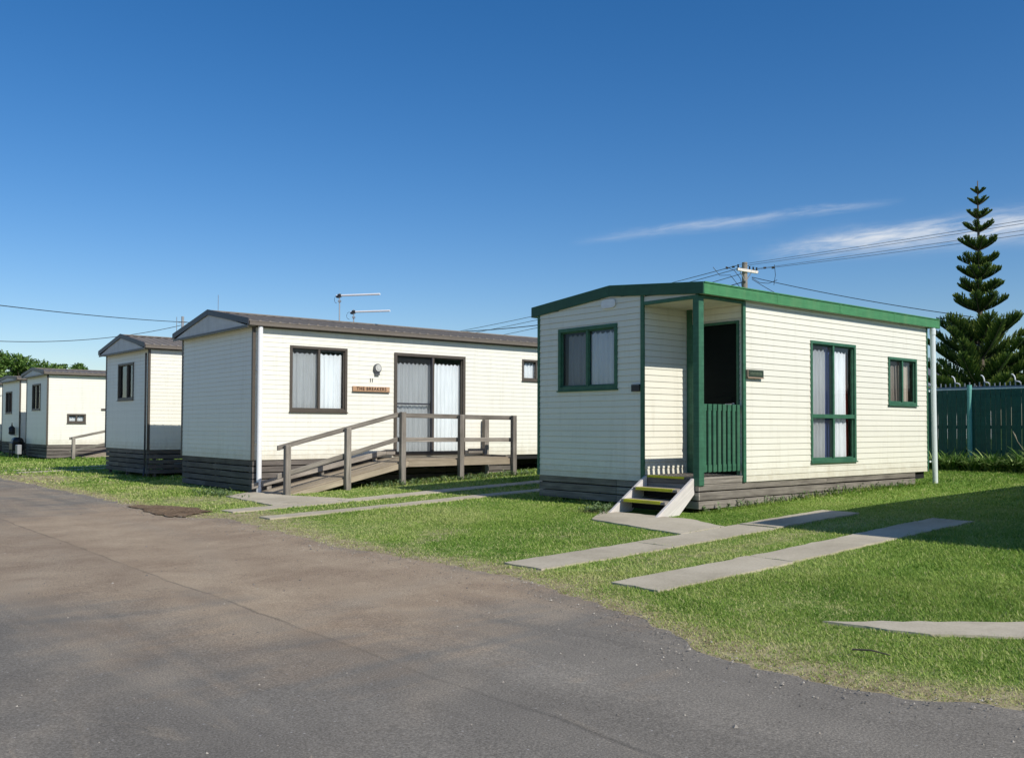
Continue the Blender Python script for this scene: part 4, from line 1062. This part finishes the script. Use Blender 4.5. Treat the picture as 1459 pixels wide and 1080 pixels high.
wl2 = [(zpx(500) + 0, 1.0, .5, 6, .4), (zpx(525), 1.5, .6, 7, .5), (zpx(548), 1.8, .6, 7, .5), (zpx(570), 1.9, .5, 7, .5), (zpx(480), .6, .35, 6, .35), (zpx(462), .35, .2, 5, .25)]
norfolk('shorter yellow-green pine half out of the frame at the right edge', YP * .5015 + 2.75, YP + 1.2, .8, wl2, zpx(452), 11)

def broadleaf(label, X, Y, H, R, seed, nl=5000, ls=.16, trunk_h=.35):
    rs = random.Random(seed); zg_ = float(g(X, Y)); t = thing('tree', label, 'tree', (X, Y, zg_), 0., 'trees beyond the far cabins')
    tr = MB(); tr.tube([(0, 0, -.2), (.1, 0, H * .3), (.05, .1, H * .62)], [R * .09, R * .07, R * .04], 9)
    cl = []
    for k in range(16):
        a = rs.random() * 6.28; rr = R * math.sqrt(rs.random()) * .78; z = H * (trunk_h + (1 - trunk_h) * rs.uniform(.12, .88)); sh = math.sqrt(max(.1, 1 - ((z / H - .58) / .55) ** 2))
        c = Vector((math.cos(a) * rr * sh, math.sin(a) * rr * sh, z)); cl.append((c, R * rs.uniform(.22, .42)))
        tr.tube([(.05, .05, H * rs.uniform(.25, .5)), tuple(c * .6 + Vector((0, 0, H * .16))), tuple(c)], [R * .03, R * .02, R * .008], 5)
    tr.build('trunk', M['bark'], t)
    fo = Tris()
    for i in range(nl):
        c, r_ = cl[rs.randrange(len(cl))]
        v = Vector((rs.gauss(0, 1), rs.gauss(0, 1), rs.gauss(0, 1))).normalized() * r_ * rs.uniform(.55, 1.06) * (1 if rs.random() < .8 else .6); v.z *= .75
        p = c + v; n1 = Vector((rs.gauss(0, 1), rs.gauss(0, 1), rs.gauss(0, 1))).normalized(); n2 = n1.cross(Vector((rs.gauss(0, 1), rs.gauss(0, 1), rs.gauss(0, 1)))).normalized()
        s_ = ls * rs.uniform(.6, 1.2); fo.add(tuple(p - n1 * s_ * .5), tuple(p + n2 * s_ * .6), tuple(p + n1 * s_), rs.random())
    fo.build('crown', M['leaf'], t); return t
broadleaf('leafy green tree at the far left edge, rounded crown', -37.2, 64, 6.15, 2.6, 3, 9000, .20)
broadleaf('leafy green tree with a pointed crown right of the one at the edge', -34.5, 66, 6.0, 2.1, 4, 7000, .20)
broadleaf('low dark tree behind the far cabin roofs', -37.5, 74, 5.7, 2.6, 9, 6000, .20)
broadleaf('small leafy treetop just above the distant roof', -38.3, 78, 6.35, .9, 5, 1800, .20, .5)
broadleaf('small low treetop right of the others above the distant roof', -37.0, 80, 6.25, 1.5, 6, 3000, .20, .5)

# ------------------------------------------------------------------ plants
def strappy(x, y, n, h, label, seed, mat='strap', grp='strap-leaved plants along the fence'):
    rs = random.Random(seed); z0 = float(g(x, y)); t = Tris()
    for i in range(n):
        a = rs.random() * 6.28; r0 = rs.random() ** .5 * h * .45; bx3 = Vector((math.cos(a) * r0, math.sin(a) * r0, 0)); a2 = a + rs.uniform(-.8, .8); d = Vector((math.cos(a2), math.sin(a2), 0)); sd = Vector((-d.y, d.x, 0))
        Ln = h * rs.uniform(.6, 1.25); lean = rs.uniform(.45, 1.35); w = .026 * rs.uniform(.7, 1.3); prev = None; rr = rs.random()
        for j in range(6):
            f = j / 5; p = bx3 + d * (Ln * lean * f * (.5 + .5 * f)) + Vector((0, 0, Ln * (f * 1.15 - .62 * lean * f * f))); ww = w * (1 - f * .85)
            cur = (p - sd * ww, p + sd * ww)
            if prev: t.add(tuple(prev[0]), tuple(prev[1]), tuple(cur[0]), rr); t.add(tuple(prev[1]), tuple(cur[1]), tuple(cur[0]), rr)
            prev = cur
    o = t.build('strappy_plant', M[mat], None); o.location = (x, y, z0); tag(o, label, 'plant', grp); return o
poss = ['beside the downpipe end of the fence', 'left of the teal fence post', 'at the foot of the teal fence post', 'just right of the teal fence post', 'between the post and the dry stalk', 'under the dry flower stalk', 'near the right edge of the picture', 'at the right edge of the picture']
for i, w in enumerate(poss):
    d = -1.0 + i * .42 + random.uniform(-.1, .1); q_ = FP + fdir * d; off = -.34 - random.uniform(0, .25)
    strappy(q_.x + A_[0] * off, q_.y + A_[1] * off, 170, .44 * random.uniform(.85, 1.2) * (.75 if i == 0 else 1), 'arching green strap-leaved plant ' + w, 40 + i)
q = MB(); q_ = FP + fdir * 1.45 - Vector((A_[0], A_[1], 0)) * .7; zb_ = float(g(q_.x, q_.y))
q.tube([(0, 0, 0), (-.03, 0, .25), (-.12, 0, .44), (-.25, 0, .62), (-.30, 0, .74), (-.34, 0, .82)], [.006, .005, .005, .005, .013, .004], 6)
o = q.build('dry_stalk', paint('dry_stalk_tan', (.36, .32, .24), .8)); o.location = (q_.x, q_.y, zb_); tag(o, 'pale dry flower stalk leaning in front of the green fence', 'plant')
q = MB(); x0, y0 = L(-4.70, -4.83); q.tube([(0, 0, .02), (.07, -.08, .035), (.14, -.17, .03)], [.006, .005, .003], 6); o = q.build('twig', M['bark']); o.location = (x0, y0, float(g(x0, y0)) + .015); tag(o, 'thin dark twig lying on the grass near the road edge', 'twig')

# ------------------------------------------------------------------ grass blades (stuff)
def inpoly(P, poly, pad=0.):
    x, y = P[:, 0], P[:, 1]; ins = np.zeros(len(P), bool); n = len(poly)
    for i in range(n):
        x1, y1 = poly[i]; x2, y2 = poly[(i + 1) % n]
        c = ((y1 > y) != (y2 > y)) & (x < (x2 - x1) * (y - y1) / (y2 - y1 + 1e-12) + x1); ins ^= c
    return ins
def boxpoly(ox, oy, yaw, s0, s1, t0, t1):
    out = []
    for s, t in ((s0, t0), (s1, t0), (s1, t1), (s0, t1)):
        X = ox + math.cos(yaw) * s - math.sin(yaw) * t; Y = oy + math.sin(yaw) * s + math.cos(yaw) * t; out.append(toL(X, Y))
    return np.array(out)
solid = [boxpoly(GX, GY, GYAW, .02, 5.6, .04, GW), boxpoly(BX, BY, BYAW, .03, 6.1, .03, 3.5), boxpoly(*CXY, .708, .03, 7, .03, 3.05), boxpoly(*DXY, .683, 0, 9, 0, 3.1), boxpoly(*EXY, .683, 0, 8, 0, 3.3), boxpoly(BX, BY, BYAW, -.02, 2.3, -.9, 0), boxpoly(GX, GY, GYAW, -.72, .0, .1, .93)]
def blades(n, smin, smax, tmin, tmax, dmin, dmax):
    S = rng.uniform(smin, smax, n); T = rng.uniform(tmin, tmax, n)
    X = GX + A_[0] * S + B_[0] * T; Y = GY + A_[1] * S + B_[1] * T; D = np.hypot(X, Y)
    ang = X / np.maximum(Y, .01)
    k = (D >= dmin) & (D < dmax) & (Y > 1) & (np.abs(ang) < .63); S, T, X, Y, D = S[k], T[k], X[k], Y[k], D[k]
    P = np.stack([S, T], 1); e = road_edge(T); k = S > e - .02 - .03 * rng.random(len(S))
    for p in paths:
        c = p.mean(0); pj = P + rng.normal(0, .022, P.shape); k &= ~inpoly(pj, p)
    for p in solid: k &= ~inpoly(P, p)
    dr = dryness(S, T); d_ = S - e
    patch = vnoise(S * 2.3, T * 2.3, 8) * .5 + vnoise(S * 7., T * 7., 2) * .5
    keep = 1.12 - dr * .75 * (.35 + 1.1 * patch)
    hollow = inpoly(P, np.array(pol)); keep = np.where(hollow, .16, keep)
    k &= rng.random(len(S)) < keep
    return S[k], T[k], X[k], Y[k], D[k], dr[k], patch[k]
Vs = []; Rs = []
for (n, s0, s1, t0, t1, d0, d1, hh, ww) in ((1000000, -6, 1.5, -7.5, 1.5, 3.5, 8, .024, .0028), (1000000, -6, 7, -9, 9, 8, 13.5, .026, .0045), (650000, -6, 14, -10, 20, 13.5, 22, .032, .0085), (330000, -6, 24, -12, 34, 22, 45, .045, .022)):
    S, T, X, Y, D, dr, pa = blades(n, s0, s1, t0, t1, d0, d1)
    n = len(S); Z = g(X, Y); a = rng.uniform(0, 2 * np.pi, n); lean = rng.uniform(.3, 2.0, n); big = vnoise(S * .8, T * .8, 6)
    h = hh * rng.uniform(.4, 1.25, n) * (.65 + .8 * big) * (1 - .4 * dr); w = ww * rng.uniform(.7, 1.3, n) * (np.maximum(D, d0) / d0) ** .5
    tuft = ((S > -.05) & (S < 6.2) & (T > -.14) & (T < .06)) | ((S > -.16) & (S < .03) & (T > 1.0) & (T < 3.2)) | ((np.abs(S - 10.1) < .35)) | ((T > 7.0) & (T < 7.35) & (S > -.8) & (S < 4))
    h = np.where(tuft, h * rng.uniform(1.2, 3.2, n), h)
    dx, dy = np.cos(a), np.sin(a); base = np.stack([X, Y, Z - .004], 1); wv = np.stack([-dy * w, dx * w, 0 * w], 1); tip = base + np.stack([dx * h * lean, dy * h * lean, h], 1)
    Vs.append(np.stack([base - wv, base + wv, tip], 1).reshape(-1, 3))
    blotch = vnoise(S * .45 + 3, T * .45, 12) * .5 + vnoise(S * 1.6, T * 1.6, 13) * .3 + vnoise(S * 5., T * 5., 15) * .2
    r = -.08 + 1.0 * blotch + rng.normal(0, .13, n)
    dead = rng.random(n) < .04 + .75 * dr * (.35 + pa) + .22 * np.clip(blotch - .45, 0, 1)
    r = np.where(dead, rng.uniform(.62, 1.0, n), np.minimum(r, .72))
    Rs.append(np.clip(r, 0, 1))
V = np.concatenate(Vs); R = np.concatenate(Rs); F = np.arange(len(V)).reshape(-1, 3)
print('blades', len(F))
o = rawmesh('lawn_grass', V, F, M['blade'], fattrs={'rnd': R}); tag(o, 'short mown green lawn, straw coloured along the road edge', 'grass'); o['kind'] = 'stuff'
# weeds by the deck and steps
t = Tris(); rs = random.Random(3)
for i in range(900):
    r0 = rs.random()
    if r0 < .55: S = rs.uniform(-.6, 4.6); T = 7.05 + rs.gauss(0, .10) - .0 * S
    elif r0 < .75: S = rs.uniform(0, 5.5); T = -.03 + rs.gauss(0, .04)
    elif r0 < .87: S = -.65 + rs.gauss(0, .15); T = 1.15 + rs.gauss(0, .12)
    else: S = -3.0 + rs.gauss(0, .15); T = 8.3 + rs.gauss(0, .5)
    x, y = L(S, T); z = float(g(x, y)); rr = rs.random(); hh = rs.uniform(.05, .15)
    for k in range(7):
        a = rs.random() * 6.28; d = Vector((math.cos(a), math.sin(a), 0)); sd = Vector((-d.y, d.x, 0)); p = Vector((x, y, z + hh * rs.uniform(.1, .8))); ln = rs.uniform(.02, .05)
        t.add(tuple(p - sd * ln * .3), tuple(p + sd * ln * .3), tuple(p + d * ln + Vector((0, 0, ln * rs.uniform(0, .9)))), min(1, max(0, rr + rs.uniform(-.2, .2))))
o = t.build('weeds', M['weed'], None); tag(o, 'pale leafy weeds along the deck and cabin edges', 'weeds'); o['kind'] = 'stuff'
# loose stones and dry litter on the road edge
t = Tris()
for i in range(3000):
    T = rs.uniform(-7, 18); e = float(road_edge(T)); S = e - abs(rs.gauss(0, .30)) if rs.random() < .8 else rs.uniform(-9, -4.6); x, y = L(S, T); z = float(g(x, y)) + .015; r_ = rs.uniform(.003, .009) * (1 if rs.random() < .96 else 1.8)
    c = Vector((x, y, z)); top = c + Vector((rs.uniform(-.3, .3) * r_, rs.uniform(-.3, .3) * r_, r_ * .9)); n = 5; ring = [c + Vector((math.cos(6.283 * k / n + i) * r_ * rs.uniform(.7, 1.2), math.sin(6.283 * k / n + i) * r_ * rs.uniform(.7, 1.2), 0)) for k in range(n)]; rr = rs.random()
    for k in range(n): t.add(tuple(ring[k]), tuple(ring[(k + 1) % n]), tuple(top), rr)
o = t.build('loose_gravel', leaf_mat('gravel', (.13, .12, .105), (.21, .185, .155), (.42, .38, .32), 0., .9), None); tag(o, 'loose gravel scattered along the asphalt edge', 'gravel'); o['kind'] = 'stuff'
t = Tris()
for i in range(2600):
    u = rs.random()
    if u < .35: S = -4.5 + rs.gauss(0, .16); T = 6.1 + rs.gauss(0, .6)
    elif u < .5: S = -.75 + rs.gauss(0, .12); T = 1.2 + rs.gauss(0, .15)
    else: T = rs.uniform(-7, 17); S = float(road_edge(T)) + abs(rs.gauss(0, .18)) - .05
    x, y = L(S, T); z = float(g(x, y)) + rs.uniform(.01, .03); a = rs.random() * 6.28; d = Vector((math.cos(a), math.sin(a), rs.uniform(-.1, .3))); sd = Vector((-d.y, d.x, 0)); ln = rs.uniform(.015, .05); p = Vector((x, y, z))
    t.add(tuple(p - sd * .004), tuple(p + sd * .004), tuple(p + d * ln), rs.random())
o = t.build('dry_litter', M['straw'], None); tag(o, 'dry straw and leaf litter on the bare soil', 'litter'); o['kind'] = 'stuff'

# ------------------------------------------------------------------ sky, sun, camera
az = Vector((-B_[0] + .09 * A_[0], -B_[1] + .09 * A_[1], 0)).normalized(); el = math.atan(.83 / 1.004)
sund = Vector((az.x * math.cos(el), az.y * math.cos(el), math.sin(el)))
sl = bpy.data.lights.new('sun', 'SUN'); sl.energy = 4.6; sl.angle = math.radians(.53); sl.color = (1., .955, .87)
so_ = bpy.data.objects.new('sun', sl); col.objects.link(so_); so_.rotation_euler = sund.to_track_quat('Z', 'Y').to_euler(); so_.location = (0, 0, 30)
w = bpy.data.worlds.new('World'); scn.world = w; w.use_nodes = True; nt = w.node_tree; nt.nodes.clear(); N = NT(nt)
out = N.n('OutputWorld'); bg = N.n('Background'); N.l(bg.outputs[0], out.inputs[0]); bg.inputs[1].default_value = .105
sky = N.n('TexSky', sky_type='NISHITA', sun_disc=False, sun_elevation=el, sun_rotation=math.atan2(sund.x, sund.y), altitude=0, air_density=1.0, dust_density=.35, ozone_density=2.2)
tc = N.n('TexCoord').outputs['Generated']; sp = N.n('SeparateXYZ'); N.l(tc, sp.inputs[0])
yy_ = N.math('MAXIMUM', sp.outputs[1], .05); u = N.math('DIVIDE', sp.outputs[0], yy_); v = N.math('DIVIDE', sp.outputs[2], yy_)
cm = N.n('CombineXYZ'); N.l(u, cm.inputs[0]); N.l(N.math('SUBTRACT', v, N.math('MULTIPLY', u, .12)), cm.inputs[1])
nz = N.noise(N.mapping(cm.outputs[0], (9, 45, 1)), 1., 6, .6, .6); nz2 = N.noise(N.mapping(cm.outputs[0], (22, 160, 1)), 1., 6, .65, .8)
def band(u0, u1, v0, slope, w0, w1, amp, soft=.06):
    du = N.math('SUBTRACT', u, u0); c = N.math('ADD', N.math('MULTIPLY', du, slope), v0); c = N.math('ADD', c, N.math('MULTIPLY', N.math('SUBTRACT', nz, .5), .020))
    ww = N.math('ADD', N.math('MULTIPLY', du, (w1 - w0) / (u1 - u0)), w0); ww = N.math('MAXIMUM', ww, .002)
    q = N.math('DIVIDE', N.math('SUBTRACT', v, c), ww); gsn = N.math('EXPONENT', N.math('MULTIPLY', N.math('MULTIPLY', q, q), -1.))
    ends = N.math('MULTIPLY', N.math('SMOOTH_MIN', N.math('DIVIDE', du, soft), 1., .3, clamp=True), N.math('DIVIDE', N.math('SUBTRACT', u1, u), soft, clamp=True))
    return N.math('MULTIPLY', N.math('MULTIPLY', gsn, ends, clamp=True), amp)
tex = N.ramp(N.math('ADD', N.math('MULTIPLY', nz, .55), N.math('MULTIPLY', nz2, .45)), [(.36, .05), (.60, 1.)])
b1 = band(.06, .43, .200, .13, .005, .0035, .26); b2 = band(.255, .9, .187, .112, .008, .023, 1.0, .12); b3 = band(.17, .30, .213, .10, .005, .005, .22, .05)
cl = N.math('MULTIPLY', N.math('ADD', N.math('ADD', b1, b2), b3), tex, clamp=True)
# slightly deeper, more saturated clear sky
hs = N.n('HueSaturation'); N.l(sky.outputs[0], hs.inputs['Color']); hs.inputs['Saturation'].default_value = 1.38; hs.inputs['Value'].default_value = 1.0
tint = N.mix(1., hs.outputs[0], (.97, .965, 1.075), 'MULTIPLY')
N.l(N.mix(cl, tint, (6.8, 7.3, 8.0)), bg.inputs[0])

cam = bpy.data.cameras.new('camera'); co = bpy.data.objects.new('camera', cam); col.objects.link(co); scn.camera = co
cam.sensor_width = 36; cam.sensor_fit = 'HORIZONTAL'; cam.lens = 36 * 1318.06 / 1459; cam.shift_y = 30.18 / 1459; cam.clip_start = .05; cam.clip_end = 3000
co.matrix_world = Matrix.Translation((0, 0, EYE)) @ Matrix.Rotation(math.pi / 2 + .0287, 4, 'X') @ Matrix.Rotation(.00306, 4, 'Z')
scn.view_settings.view_transform = 'Standard'; scn.view_settings.look = 'None'; scn.view_settings.exposure = 0; scn.view_settings.gamma = 1
scn.render.resolution_x = 1024; scn.render.resolution_y = 757
